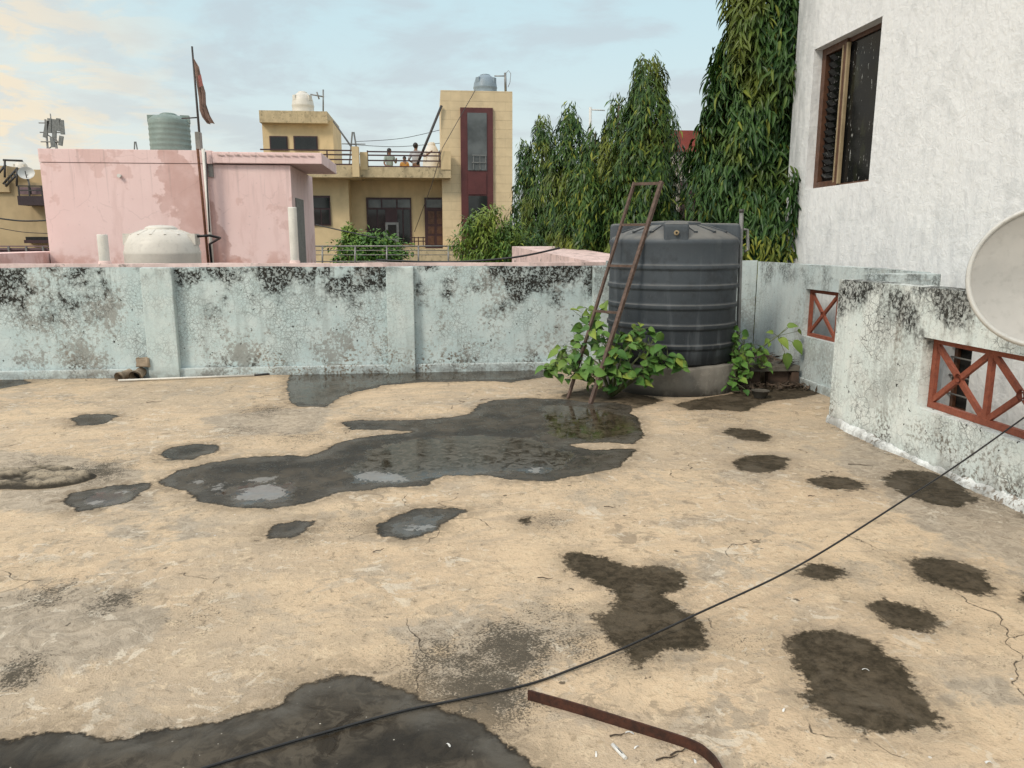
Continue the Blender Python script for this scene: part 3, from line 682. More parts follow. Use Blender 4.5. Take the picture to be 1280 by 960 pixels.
NX = 3.29
npp = thing('side_parapet', 'crackled whitish near side parapet with red cross lattice opening', 'parapet wall', (NX, 4.4, 0))
ny1, ny0 = AX(1150, 465, NX).y, 2.62; nz0, nz1 = .375, .86
mb = MB()
mb.box(NX, NX+.13, ny1, 5.90, -.1, 1.19).box(NX, NX+.13, .6, ny0, -.1, 1.19).box(NX, NX+.13, ny0+.0005, ny1-.0005, -.1, nz0).box(NX, NX+.13, ny0+.0005, ny1-.0005, nz1, 1.19)
wavy(mb, .004, 5).build('wall', M['wall2'], npp)
lattice(npp, NX+.075, ny0+.002, ny1-.002, nz0+.002, nz1-.002, 4, .042)
pl = MB(); npts = 170; prevr = None
for i in range(npts+1):
    y_ = .6+i*(5.91-.6)/npts; w = .026+.012*math.sin(y_*5.1)+.008*math.sin(y_*13.7+1)+R.uniform(0, .014); h = .030+.012*math.sin(y_*3.3+2)+R.uniform(0, .016)
    row = [pl.bm.verts.new(v) for v in ((NX-w, y_, -.01), (NX-w*.8, y_, h*.6), (NX-w*.45, y_, h), (NX-.002, y_, h*1.25), (NX-.002, y_, -.01))]
    if prevr:
        for k in range(4): pl.bm.faces.new((prevr[k], prevr[k+1], row[k+1], row[k]))
    else: pl.bm.faces.new(row)
    prevr = row
pl.bm.faces.new(prevr[::-1])
pl.build('plinth', M['plinth2'], npp)

# neighbour's low pink wall right behind ours and what stands on it
nb = MB(); wallbox(nb, -9, 2.06, WY+.124, WY+.25, -2.5, 1.243); wavy(nb, .002, 9)
nb.build('boundary_wall', M['pinkcap'], loc=(-3, WY+.19, 0), label='thin pink coping of the neighbouring wall along the top of the blue parapet', cat='wall')
for (a, b, top, lab) in ((123, 136, 293, 'short white pipe post left of the cream water tank'), (361.5, 372.5, 259, 'tall white pipe post in front of the pink room corner')):
    x0, x1, z0, z1 = rectY(a, top, b, 333, WY+.19); r = (x1-x0)/2; c = ((x0+x1)/2, WY+.19, 1.23)
    t_ = thing('pipe_post', lab, 'pipe', c, 'white pipe posts on the pink wall')
    MB().lathe([(r*.9, 0), (r, .02), (r, z1-1.23-.012), (r*.97, z1-1.23), (r*.78, z1-1.23), (r*.76, z1-1.27), (0, z1-1.27)], c, 20).build('pipe', M['pvc'], t_)
    MB().lathe([(r*1.25, 0), (r*1.2, .03), (r*1.02, .045)], c, 20).build('mortar_collar', M['pinkcap'], t_)
# sloping pink wall behind the right end
a, b, c_ = AY(756, 328, 9.1), AY(640, 308, 13), AY(640, 330, 13)
mb = MB(); w = .14
pts = [(a.x, a.y, a.z-.02), (b.x, b.y, b.z), (b.x, b.y, -1.5), (a.x, a.y, -1.5)]
q = [Vector(p) for p in pts]; off = Vector((.9, .25, 0))
va = [mb.bm.verts.new(p) for p in q]; vb = [mb.bm.verts.new(p+off) for p in q]
mb.bm.faces.new(va); mb.bm.faces.new(vb[::-1])
for i in range(4): mb.bm.faces.new((va[i], va[(i+1) % 4], vb[(i+1) % 4], vb[i]))
mb.build('stair_wall', M['pinkcap'], loc=(a.x, a.y, 0), label='sloping pink wall showing just above the parapet left of the black tank', cat='wall')

# ------------------------------------------------------------------ black water tank on its round base
TC = Vector((2.48, 7.72, 0)); TR = .65
bz = AY(842, 460, TC.y-TR-.04).z
prof = [(0, -.05), (.70, -.05), (.705, .02), (.70, bz-.02), (.685, bz-.004), (0, bz)]
MB().lathe(prof, TC, 64, wob=lambda k, r, z: .006*math.sin(k*40)+.004*math.sin(k*97) if z > .1 else 0).build('tank_base', M['base'], loc=TC, label='round concrete plinth under the black water tank', cat='plinth')
tk = thing('water_tank', 'large black ribbed plastic water tank on a round concrete plinth', 'water tank', (TC.x, TC.y, bz))
zs = [AY(842, y, TC.y-TR).z for y in (334, 359.5, 384.5, 410, 435)][::-1]
zsh = AY(842, 301, TC.y-TR).z
prof = [(0, bz+.004), (.62, bz+.004), (.645, bz+.02)]
for z in zs:
    prof += [(TR-.002, z-.05), (TR-.002, z-.032), (TR+.010, z-.024), (TR+.012, z-.018), (TR+.012, z+.008), (TR+.010, z+.015), (TR-.001, z+.020), (TR-.002, z+.04)]
prof += [(TR-.005, zsh-.05), (TR+.004, zsh-.03), (TR+.006, zsh), (TR-.02, zsh+.03), (.52, zsh+.09), (.36, zsh+.14), (.27, zsh+.155)]
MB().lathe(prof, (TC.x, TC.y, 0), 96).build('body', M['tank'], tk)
lid = MB().lathe([(.27, zsh+.13), (.275, zsh+.175), (.255, zsh+.19), (.08, zsh+.2), (0, zsh+.2)], (TC.x, TC.y, 0), 48).build('lid', M['tank'], tk)
view = math.atan2(-TC.y, -TC.x)   # towards the camera
for k in range(4):
    a = view + math.radians(2) + k*math.pi/2
    d = Vector((math.cos(a), math.sin(a), 0)); s_ = Vector((-d.y, d.x, 0)); w2 = .115
    lg = MB(); r0, r1 = .24, TR-.005
    for sx0, sx1 in ((-w2, w2),):
        P0 = [(r0, zsh+.10), (r1, zsh-.045), (r1, zsh+.15), (r1-.02, zsh+.17), (r0, zsh+.175)]
        A_ = [lg.bm.verts.new(Vector((TC.x, TC.y, 0))+d*r+s_*sx0+Vector((0, 0, z))) for r, z in P0]
        B_ = [lg.bm.verts.new(Vector((TC.x, TC.y, 0))+d*r+s_*sx1+Vector((0, 0, z))) for r, z in P0]
        lg.bm.faces.new(A_); lg.bm.faces.new(B_[::-1])
        for i in range(5): lg.bm.faces.new((A_[i], A_[(i+1) % 5], B_[(i+1) % 5], B_[i]))
    bmesh.ops.bevel(lg.bm, geom=lg.bm.edges[:], offset=.022, segments=3, affect='EDGES', profile=.5)
    lug = lg.build('connector_pad', M['tank'], tk)
    if k == 0:
        cc = Vector((TC.x, TC.y, 0))+d*(r1+.002); z = zsh+.075
        MB().tube([cc+Vector((0, 0, z))-d*.02, cc+Vector((0, 0, z))+d*.025], .024, 14).tube([cc+Vector((0, 0, z))+d*.02, cc+Vector((0, 0, z))+d*.035], .016, 12).build('brass_outlet', M['woodl'], lug)
        MB().tube([cc+Vector((0, 0, z))+d*.0355, cc+Vector((0, 0, z))+d*.037], .011, 10).build('outlet_bore', M['dark'], lug)
for k in range(16):   # radial ribs pressed into the dome
    a = view+math.radians(22)+k*math.pi/8
    if k % 4 == 3: continue
    d = Vector((math.cos(a), math.sin(a), 0)); c0 = Vector((TC.x, TC.y, 0))
    MB().obox(c0+d*.33+Vector((0, 0, zsh+.147)), c0+d*.55+Vector((0, 0, zsh+.083)), .035, .02).build('dome_rib', M['tank'], tk)

# ladder leaning on the tank
ld = thing('ladder', 'rusty steel ladder leaning against the left side of the black tank', 'ladder', (1.37, 6.94, 0))
fr0, fl0 = G(738, 505), G(710, 498); tr0, tl0 = AY(827, 227, 7.4), AY(793, 228, 7.55)
rr_ = lambda t: fr0.lerp(tr0, t); rl_ = lambda t: fl0.lerp(tl0, t)
MB().obox(fr0, tr0, .034, .034).build('rail', M['ladder'], ld)
MB().obox(fl0, tl0, .025, .025).build('rail', M['ladder'], ld)
for t, w in ((.992, .034), (.80, .028), (.61, .028), (.40, .028)):
    MB().obox(rl_(t), rr_(t), w, w*.8).build('rung', M['ladder'], ld)

# upright galvanised pipe right of the tank
pb = AY(923, 415, 7.55); pt = AY(927, 263, 7.55)
up = thing('standpipe', 'upright grey galvanised pipe just right of the black tank', 'pipe', (pb.x-.02, 7.55, 0))
MB().tube([(pb.x-.03, 7.55, 0), pb, pt], .021, 10).build('pipe', M['galv'], up)
MB().tube([pt+Vector((.0, 0, -.02)), pt+Vector((0, 0, .012))], .026, 10).build('end_cap', M['darkmetal'], up)
q1 = AY(929, 287, 7.6); q2 = AY(930, 312, 7.6)
MB().tube([q1+Vector((-.02, -.04, .0)), q1+Vector((.03, -.03, 0)), q2+Vector((.03, -.03, 0)), q2+Vector((-.01, -.03, -.02))], .016, 8).build('elbow', M['galv'], up)

# stone shelf in the corner
sl = thing('stone_shelf', 'low dirty stone slab on bricks in the corner right of the tank', 'slab', (3.45, 7.6, 0))
x0 = G(935, 486).x
MB().box(x0+.05, 3.80, 7.45, 8.68, .155, .215, .012).jitter(.006, 3).build('slab', M['stone'], sl)
for (xa, xb, y_) in ((3.2, 3.42, 7.55), (3.50, 3.72, 7.52), (3.72, 3.8, 7.46), (3.3, 3.5, 8.3)):
    MB().box(xa, xb, y_, y_+.11, -.01, .152, .01).jitter(.006, int(xa*10)).build('brick', M['brick'], sl)
lt = MB()
for i in range(420):
    u = R.random()
    if u < .55: p = Vector((R.uniform(x0+.1, 3.8), R.uniform(7.5, 8.6), .225))
    else: p = Vector((R.uniform(x0-.1, 3.84), 7.45-abs(R.gauss(0, .14)), .012))
    d = Vector((R.gauss(0, 1), R.gauss(0, 1), R.gauss(0, .25))).normalized(); s_ = d.cross(Vector((R.gauss(0, .3), R.gauss(0, .3), 1))).normalized(); L = R.uniform(.02, .07); w = L*R.uniform(.15, .35)
    p.z += R.uniform(0, .03)
    lt.quad(p-d*L, p+s_*w, p+d*L+Vector((0, 0, .01)), p-s_*w)
lt.build('leaf_litter', M['litter'], kind='stuff')
MB().lathe([(.055, .0), (.085, .07), (.09, .072), (.082, .068), (.05, .012), (0, .012)], G(950, 497), 20).build('bowl', M['stone'], loc=G(950, 497), label='small dark round bowl lying in the leaf litter by the stone slab', cat='bowl')

# ------------------------------------------------------------------ plants round the tank
HEART = tmpl_heart(); LANCE = tmpl_lance(); SIMP = tmpl_simple()
def vine(name, label, root, pts, count_seed, size=(.06, .13), mat='broad'):
    rg = np.random.default_rng(count_seed); t_ = thing(name, label, 'plant', root)
    P = []; D = []; N = []; L = []
    stems = MB(); rootv = Vector(root)
    for (px, py, Y, n, spread) in pts:
        n = int(n*1.6)
        c = AY(px, py, Y); mid = rootv.lerp(c, .5)+Vector((rg.normal(0, .04), rg.normal(0, .04), .10)); mid.z = max(mid.z, .05)
        path = [rootv+(mid-rootv)*u*1.0 if u <= 1 else mid+(c-mid)*(u-1) for u in (0, .5, 1, 1.5, 2)]
        stems.tube(path, [.011, .010, .008, .006, .004], 6)
        for _ in range(n):
            p = np.array(c)+rg.normal(0, spread, 3)*np.array([1, .8, .9])
            if p[2] < .03: p[2] = .05+rg.random()*.1
            az = rg.uniform(0, 2*np.pi)
            d = np.array([math.cos(az), math.sin(az)-.5, rg.uniform(-.75, .15)]); nn = np.array([rg.normal(0, .4)-.15, -.62+rg.normal(0, .3), .75])
            P.append(p); D.append(d); N.append(nn); l = rg.uniform(*size); L.append(l)
            stems.tube([Vector(c).lerp(Vector(p), .1), Vector(p)+Vector((0, 0, .012)), Vector(p)], [.003, .002, .002], 4)
    P, D, N, L = map(np.array, (P, D, N, L))
    V, Q = leaves(HEART, P, D, N, L, L*rg.uniform(.7, .95, len(L)))
    stems.build('stem', M['stem'], t_)
    fastmesh('foliage', V, Q, M[mat], t_); return t_
vine('climbing_plant', 'bushy green heart leaved plant at the foot of the ladder left of the tank', (1.72, 7.1, 0),
     [(700, 450, 7.2, 11, .075), (720, 435, 7.25, 13, .085), (738, 405, 7.35, 13, .08), (752, 425, 7.15, 14, .09), (725, 465, 7.1, 11, .075), (760, 450, 7.0, 15, .09), (775, 470, 6.95, 12, .07),
      (790, 430, 6.95, 13, .08), (800, 412, 6.95, 9, .05), (812, 432, 6.9, 12, .07), (815, 455, 6.9, 12, .075), (835, 448, 6.9, 10, .06), (845, 455, 6.88, 7, .04), (805, 470, 6.9, 8, .06), (742, 470, 6.95, 11, .08), (745, 390, 7.4, 8, .05), (690, 460, 7.2, 6, .04), (770, 440, 7.1, 12, .09)], 5)
vine('corner_plant', 'leafy green plant growing between the black tank and the upright pipe', (3.1, 7.4, 0),
     [(920, 420, 7.35, 8, .06), (915, 440, 7.3, 12, .07), (930, 430, 7.4, 9, .07), (920, 462, 7.2, 10, .065), (945, 440, 7.4, 8, .065), (935, 455, 7.3, 9, .07), (915, 475, 7.15, 7, .05), (952, 455, 7.4, 6, .05)], 9, (.055, .10), 'shade')
sp_ = thing('shoot', 'single shoot with a few large yellow green leaves before the blue corner', 'plant', (3.15, 7.45, .2))
tipsp = [(985, 412, .10), (975, 428, .14), (992, 432, .16), (982, 447, .16), (997, 418, .09), (966, 420, .07), (960, 428, .07)]
P = np.array([AY(x, y-4, 7.45) for x, y, _ in tipsp]); D = np.array([(.5, -.3, .1), (.3, -.5, -.4), (.6, -.3, -.7), (.15, -.3, -1), (.6, .2, -.3), (-.6, 0, .1), (-.4, -.3, -.4)]); L = np.array([q[2] for q in tipsp])
V, Q = leaves(HEART, P, D, np.array([(0, -.7, .6)]*7), L, L*.72)
fastmesh('foliage', V, Q, M['broad'], sp_)
mb = MB(); e0 = Vector((3.15, 7.45, .2)); e1 = AY(950, 436, 7.45); e2 = AY(972, 420, 7.45)
mb.tube([e0, e1, e2, AY(985, 410, 7.45)], [.007, .006, .005, .003], 6)
for p in P: mb.tube([e2, Vector(p)], [.003, .002], 4)
mb.build('stem', M['stem'], sp_)

# ------------------------------------------------------------------ small things on the floor
def path_obj(name, pts, r, mat, **pr): return MB().tube(pts, r, 8).build(name, mat, loc=pts[0], **pr)
def smooth(pts, n=8):
    out = []; pts = [Vector(p) for p in pts]
    for i in range(len(pts)-1):
        p0, p1, p2, p3 = pts[max(i-1, 0)], pts[i], pts[i+1], pts[min(i+2, len(pts)-1)]
        for k in range(n):
            t = k/n; out.append(.5*((2*p1)+(p2-p0)*t+(2*p0-5*p1+4*p2-p3)*t*t+(3*p1-p0-3*p2+p3)*t**3))
    return out+[pts[-1]]
DC = AY(1313, 345, 3.3)
cz = lambda px, py, z: G(px, py, z)
cab = [cz(235, 965, .008), cz(300, 945, .008), cz(400, 917, .008), cz(500, 890, .008), cz(580, 873, .008), cz(660, 855, .008), cz(720, 836, .010), cz(775, 812, .02), cz(870, 768, .05), cz(1000, 706, .14), cz(1130, 625, .30), cz(1210, 572, .43), cz(1280, 522, .55)]
cab.append(cab[-1]+(cab[-1]-cab[-2])*.8)
cab = [p+Vector((R.uniform(-.006, .006), R.uniform(-.006, .006), 0)) if p.z < .03 else p for p in cab]
path_obj('cable', smooth(cab), .0043, M['black'], label='thin black cable slung from the satellite dish across the terrace floor', cat='cable')
# rusty flat bar, lying on edge
bar = smooth([G(660, 875), G(720, 892), G(790, 914), G(860, 937), G(885, 952), G(900, 972), G(915, 1010)], 6)
mb = MB(); hgt = .037; th = .0035
for side in (0,):
    rows = []
    for i, p in enumerate(bar):
        d = (bar[min(i+1, len(bar)-1)]-bar[max(i-1, 0)]).normalized(); nrm = Vector((-d.y, d.x, 0))
        rows.append([mb.bm.verts.new(p+nrm*s*th+Vector((0, 0, z))) for s, z in ((-1, .002), (1, .002), (1, hgt), (-1, hgt))])
    for q, w in zip(rows, rows[1:]):
        for k in range(4): mb.bm.faces.new((q[k], q[(k+1) % 4], w[(k+1) % 4], w[k]))
    mb.bm.faces.new(rows[0]); mb.bm.faces.new(rows[-1][::-1])
# short flange at the far end
d = (bar[1]-bar[0]).normalized(); nrm = Vector((-d.y, d.x, 0))
mb.build('iron_bar', M['rustbar'], loc=bar[0], label='rusty flat iron bar bent at one end lying on the floor', cat='iron bar')
# white conduit along the wall foot
p0, p1 = G(148, 475.5, .012), G(318, 469, .012)
path_obj('conduit', [p0, p0.lerp(p1, .5)+Vector((0, .004, 0)), p1], .011, M['pvc'], label='long thin white pipe lying along the foot of the blue wall', cat='pipe')
q0, q1 = G(318, 469, .012), G(352, 466, .012)
path_obj('conduit_end', [q0, q1], .012, M['black'], label='short black pipe end lying beside the white pipe', cat='pipe')
# clay spouts
def spout(p, d, r, L, lab):
    d = Vector(d).normalized(); t_ = thing('drain_spout', lab, 'pipe', p)
    p = Vector(p); MB().tube([p, p+d*L*.8, p+d*L*.8, p+d*L], [r*.88, r*.9, r*1.1, r*1.1], 20, caps=False).tube([p+d*.01, p+d*L], [r*.7, r*.86], 20, caps=False).build('pipe', M['clay'], t_)
    MB().tube([p+d*L*.45, p+d*L*.46], r*.80, 18).build('bore', M['dark'], t_)
    rim = []
    MB().lathe([(r*1.1, 0), (r*.86, 0)], (0, 0, 0), 20)
g = G(173, 474)
spout((g.x-.0, WY-.06, .065), (.0, -.9, -.12), .062, .2, 'round drain spout poking from the wall foot, right one of the pair')
spout((g.x-.12, WY-.06, .055), (-.35, -.8, -.15), .055, .17, 'round drain spout poking from the wall foot, left one of the pair')
MB().box(g.x-.03, g.x+.11, WY-.13, WY-.032, .128, .225, .012).jitter(.008, 4).build('brick', M['clay'], loc=(g.x+.04, WY-.08, .128), label='broken brick resting on top of the drain spouts', cat='brick')
# scraps
def scrap(px, py, L, w, ang, mat, name, lab, h=.006, grp=None):
    p = G(px, py, .003); d = Vector((math.cos(ang), math.sin(ang), 0)); s_ = Vector((-d.y, d.x, 0))
    m_ = MB(); n = 5; a = []
    for i in range(n):
        t = i/(n-1)-.5; z = h*(1-(2*t)**2)
        a.append([m_.bm.verts.new(p+d*t*L+s_*k*w*(.5+.2*math.sin(i*2.1))+Vector((0, 0, z+.002*abs(k)))) for k in (-.5, .5)])
    for q, r in zip(a, a[1:]): m_.bm.faces.new((q[0], q[1], r[1], r[0]))
    return m_.build(name, mat, loc=p, label=lab, cat='litter', group=grp)
for px, py in ((778, 944), (782, 948)):
    p = G(px, py, .008); MB().tube([p, p+Vector((-.018, .05, .0))], .006, 10).build('plastic_tube', M['paper'], loc=p, label='tiny white plastic tube lying near the rusty iron bar', cat='litter', group='white plastic tubes by the iron bar')
for i, (px, py) in enumerate([(745, 943), (787, 917), (868, 952), (796, 935), (980, 888), (560, 932), (1082, 838), (1236, 954)]):
    scrap(px, py, R.uniform(.014, .03), R.uniform(.008, .014), R.uniform(0, 3), M['paper'], 'paper_scrap', 'small white scrap lying on the concrete floor', .006, 'white scraps on the floor')
for i, (px, py, L) in enumerate([(672, 722, .07), (466, 690, .06), (762, 920, .05), (755, 633, .07), (1060, 580, .16), (183, 503, .14), (600, 500, .1), (1010, 620, .04), (820, 950, .07), (838, 944, .06)]):
    p = G(px, py, .006); a_ = R.uniform(-.5, .5); d = Vector((math.cos(a_), math.sin(a_), 0)); k = Vector((-d.y, d.x, 0))*L*R.uniform(-.05, .05)
    path_obj('twig', [p, p+d*L*.35+k+Vector((0, 0, .004)), p+d*L*.7-k*.3, p+d*L+Vector((0, 0, .006))], [.0028, .0025, .002, .001], M['twig'], label='small dry dark twig lying on the concrete floor', cat='twig', group='dry twigs on the floor')

# ------------------------------------------------------------------ satellite dish
ds = thing('satellite_dish', 'grey beige satellite dish cut off by the right edge above the near parapet', 'satellite dish', (3.22, 3.62, 0))
n_ = Vector((-.62, -.76, .14)).normalized(); ax = n_.cross(Vector((0, 0, 1))).normalized(); ay = ax.cross(n_).normalized(); DR = .333
mb = MB(); rim = MB(); rings = []
for i in range(13):
    r = DR*i/12*.955; z = .075*(r/DR)**2-.075
    rings.append([mb.bm.verts.new(DC+n_*z+(ax*math.cos(t)+ay*math.sin(t))*r) for t in (2*math.pi*k/72 for k in range(72))] if i else [mb.bm.verts.new(DC+n_*z)])
for q, w in zip(rings, rings[1:]):
    for k in range(72):
        f = mb.bm.faces.new((q[0], w[k], w[(k+1) % 72]) if len(q) == 1 else (q[k], w[k], w[(k+1) % 72], q[(k+1) % 72])); f.smooth = True
mb.build('reflector', M['dish'], ds)
pr = [(.953, -.008), (.965, .006), (.99, .012), (1.02, .004), (1.03, -.02), (1.0, -.03), (.955, -.03)]
rg_ = [[rim.bm.verts.new(DC+n_*z+(ax*math.cos(t)+ay*math.sin(t))*DR*r) for t in (2*math.pi*k/72 for k in range(72))] for r, z in pr]
for q, w in zip(rg_, rg_[1:]):
    for k in range(72): f = rim.bm.faces.new((q[k], w[k], w[(k+1) % 72], q[(k+1) % 72])); f.smooth = True
rim.build('rim', M['dishrim'], ds)
bk = DC-n_*.10
MB().obox(bk+ay*.12, bk-ay*.12, .12, .05).build('bracket', M['steel'], ds)
ms = Vector((3.22, 3.62, 0))
MB().tube([ms, (3.22, 3.62, DC.z+.05)], .025, 12).build('mast', M['galv'], ds)
MB().tube([bk-n_*.02, (3.22, 3.62, DC.z-.02)], .02, 10).build('mount_arm', M['galv'], ds)

# ------------------------------------------------------------------ white house on the right
WX = 4.4; WE = 9.28
wh = thing('white_house', 'tall white plastered house wall with a deep brown wooden window', 'house', (WX, 5, -6.4))
wy0, wy1 = AX(1094, 130, WX).y, AX(1012, 150, WX).y; wz0, wz1 = AX(1087, 226, WX).z, AX(1101, 21, WX).z
vy0, vy1 = AX(1212, 470, WX).y, AX(1178, 470, WX).y; vz0, vz1 = AX(1195, 520, WX).z, AX(1195, 425, WX).z
vy0, vy1 = min(vy0, vy1), max(vy0, vy1)
DP = .16
mb = MB()
ycuts = [-4, vy0, vy1, wy0, wy1, WE]; zc = [-6.4, vz0, vz1, wz0, wz1, 9]
for i in range(5):
    for j in range(5):
        if (i == 3 and j == 3) or (i == 1 and j == 1): continue
        mb.quad((WX, ycuts[i], zc[j]), (WX, ycuts[i+1], zc[j]), (WX, ycuts[i+1], zc[j+1]), (WX, ycuts[i], zc[j+1]))
for (a0, a1, b0, b1) in ((wy0, wy1, wz0, wz1), (vy0, vy1, vz0, vz1)):   # reveals
    mb.quad((WX, a0, b0), (WX+DP, a0, b0), (WX+DP, a1, b0), (WX, a1, b0)); mb.quad((WX, a0, b1), (WX, a1, b1), (WX+DP, a1, b1), (WX+DP, a0, b1))
    mb.quad((WX, a0, b0), (WX, a0, b1), (WX+DP, a0, b1), (WX+DP, a0, b0)); mb.quad((WX, a1, b0), (WX+DP, a1, b0), (WX+DP, a1, b1), (WX, a1, b1))
mb.quad((WX, WE, -6.4), (WX+7, WE, -6.4), (WX+7, WE, 9), (WX, WE, 9)); mb.quad((WX, -4, 9), (WX, WE, 9), (WX+7, WE, 9), (WX+7, -4, 9))
bmesh.ops.remove_doubles(mb.bm, verts=mb.bm.verts[:], dist=.0005)
mb.build('wall', M['white'], wh)
X0 = WX+.10
wm_ = AX(1055, 130, X0).y; wm2 = AX(1047, 130, X0).y     # mullion zone
fr = MB(); t = .055
fr.box(X0, X0+.06, wy1-.09, wy1-.002, wz0+.002, wz1-.002)
yL0, yL1 = wy1-.09, wy1-.09-.36      # louvre bay
fr.box(X0, X0+.06, yL1, yL0-.0005, wz0+.002, wz0+.075).box(X0, X0+.06, yL1, yL0-.0005, wz1-.075, wz1-.002)
fr.box(X0-.005, X0+.06, yL1-.09, yL1-.0005, wz0+.002, wz1-.002)
fr.box(X0+.02, X0+.06, wy0+.002, wy0+.04, wz0+.002, wz1-.002).box(X0+.02, X0+.06, wy0+.0405, yL1-.0905, wz1-.05, wz1-.002).box(X0+.02, X0+.06, wy0+.0405, yL1-.0905, wz0+.002, wz0+.03)
win = fr.build('window', M['wood'], wh)
MB().box(X0-.012, X0+.02, yL1-.125, yL1-.092, wz0+.03, wz1-.05).box(X0-.01, X0+.005, yL1-.03, yL1-.005, wz0+.05, wz1-.06).build('bead', M['woodl'], win)
nl = 17
for i in range(nl):
    z = wz0+.085+(i+.5)*(wz1-wz0-.17)/nl; hh = (wz1-wz0-.17)/nl
    MB().obox((X0+.035, yL1+.07, z), (X0+.035, yL0-.035, z), .006, hh*.92, up=(-.5, 0, 1)).build('louvre', M['glassw'], win)
MB().box(X0+.04, X0+.05, wy0+.04, yL1-.09, wz0+.03, wz1-.05).build('pane', M['glassw'], win)
MB().box(X0+.055, X0+.058, yL1, yL0, wz0+.07, wz1-.07).build('backing', M['dark'], win)
vt = MB().box(WX+.09, WX+.12, vy0+.002, vy0+.04, vz0+.002, vz1-.002).box(WX+.09, WX+.12, vy1-.04, vy1-.002, vz0+.002, vz1-.002).box(WX+.09, WX+.12, vy0+.041, vy1-.041, vz0+.002, vz0+.04).box(WX+.09, WX+.12, vy0+.041, vy1-.041, vz1-.04, vz1-.002).build('vent_window', M['wood'], wh)
MB().box(WX+.125, WX+.13, vy0+.002, vy1-.002, vz0+.002, vz1-.002).build('pane', M['dark'], vt)
for i in range(3):
    z = vz0+(i+1)*(vz1-vz0)/4; MB().tube([(WX+.06, vy0+.003, z), (WX+.06, vy1-.003, z)], .008, 6).build('bar', M['door'], vt)

# ------------------------------------------------------------------ trees
def ashoka(label, cx, cy, ztop, zbot, rmax, n_tw, per, L, T, mat, seed, rbot=None, power=.6, name='ashoka_tree', topr=.12, group='drooping evergreen trees behind the parapet', extra=None):
    rg = np.random.default_rng(seed); H_ = ztop-zbot
    t_ = thing(name, label, 'tree', (cx, cy, -6.5), group)
    u = rg.random(n_tw*3); prof = lambda u: rmax*(topr+(1-topr)*np.minimum(1, (u*1.35)**power))
    keep = rg.random(len(u)) < (prof(u)/rmax); u = u[keep][:n_tw]; n_tw = len(u)
    z = ztop-u*H_; th = rg.uniform(0, 2*np.pi, n_tw)
    lobe = 1+.20*np.sin(2*th+z*2.1+seed)+.18*np.sin(5*th-z*3.7+seed*2)+.17*np.sin(z*6+th*3+seed)
    r = prof(u)*lobe*(.55+.45*np.sqrt(rg.random(n_tw)))
    B = np.stack([cx+r*np.cos(th), cy+r*np.sin(th), z], 1)
    out = np.stack([np.cos(th), np.sin(th), np.zeros(n_tw)], 1)
    if extra:
        B = np.concatenate([B, np.array(extra)]); k_ = len(extra); out = np.concatenate([out, np.tile([.55, -.6, 0], (k_, 1))]); th = np.concatenate([th, np.full(k_, -.7)]); n_tw += k_
    ln = rg.uniform(.7, 1.25, n_tw)*L*2.6*(1+.9*(rg.random(n_tw) < .08))
    P = []; D = []; N = []; S = []
    for k in range(per):
        s = (k+rg.random(n_tw)*.7)/per
        drop = s[:, None]*ln[:, None]
        p = B+out*drop*.28*(1-.5*s[:, None])+np.stack([np.zeros(n_tw), np.zeros(n_tw), -drop[:, 0]*.85], 1)+rg.normal(0, .03*L/.18, (n_tw, 3))
        az = th+rg.normal(0, 1.0, n_tw)
        dz = rg.uniform(-2.1, -.4, n_tw)
        d = np.stack([np.cos(az), np.sin(az), dz], 1)
        nn = out*.8+np.stack([np.zeros(n_tw), np.zeros(n_tw), np.full(n_tw, .8)], 1)+rg.normal(0, .35, (n_tw, 3))
        P.append(p); D.append(d); N.append(nn); S.append(rg.uniform(.55, 1.35, n_tw)*L)
    P = np.concatenate(P); D = np.concatenate(D); N = np.concatenate(N); S = np.concatenate(S)
    ok = (P[:, 1] > WY+.19) & ((P[:, 0] < 4.36) | (P[:, 1] > 9.3)); P, D, N, S = P[ok], D[ok], N[ok], S[ok]
    V, Q = leaves(T, P, D, N, S, S*rg.uniform(.17, .25, len(S)))
    fastmesh('crown', V, Q, M[mat], t_)
    MB().tube([(cx, cy, -6.5), (cx+.05, cy, (zbot-6.5)/2), (cx, cy, zbot+H_*.5), (cx, cy, ztop-H_*.06)], [.16, .13, .07, .012], 8).build('trunk', M['bark'], t_)
    return t_
def tree_at(px, ytop, ybot, Y, hw, **k):
    a = AY(px, ytop, Y); b = AY(px, ybot, Y); c = AY(px+hw, ybot, Y); m_ = AY(px, (ytop+ybot)/2, Y)
    return m_.x, a.z, b.z, (c.x-b.x)
# nearest: top out of the frame
cx, zt, zb, r = tree_at(946, -130, 400, 9.98, 58)
ashoka('largest drooping tree with long dark leaves beside the white house', cx, 9.98, zt, zb, r*1.0, 3300, 9, .165, LANCE, 'ashoka', 21, power=.75, topr=.30, extra=[AY(R.uniform(984, 1007), R.uniform(205, 312), R.uniform(8.97, 9.15)) for _ in range(110)])
cx, zt, zb, r = tree_at(806, 64, 430, 12.2, 52); ashoka('tall pointed drooping tree directly behind the black tank', cx, 12.2, zt, zb, r, 3300, 8, .135, SIMP, 'ashoka2', 22, power=.62)
cx, zt, zb, r = tree_at(770, 112, 430, 13.3, 36); ashoka('slim pointed tree just left of the tall one behind the tank', cx, 13.3, zt, zb, r, 1500, 8, .135, SIMP, 'ashoka2', 23, power=.6)
cx, zt, zb, r = tree_at(729, 200, 430, 12.6, 36); ashoka('short rounded drooping tree in front of the taller pointed ones', cx, 12.6, zt, zb, r, 1500, 8, .13, SIMP, 'ashoka2', 24, power=.55)
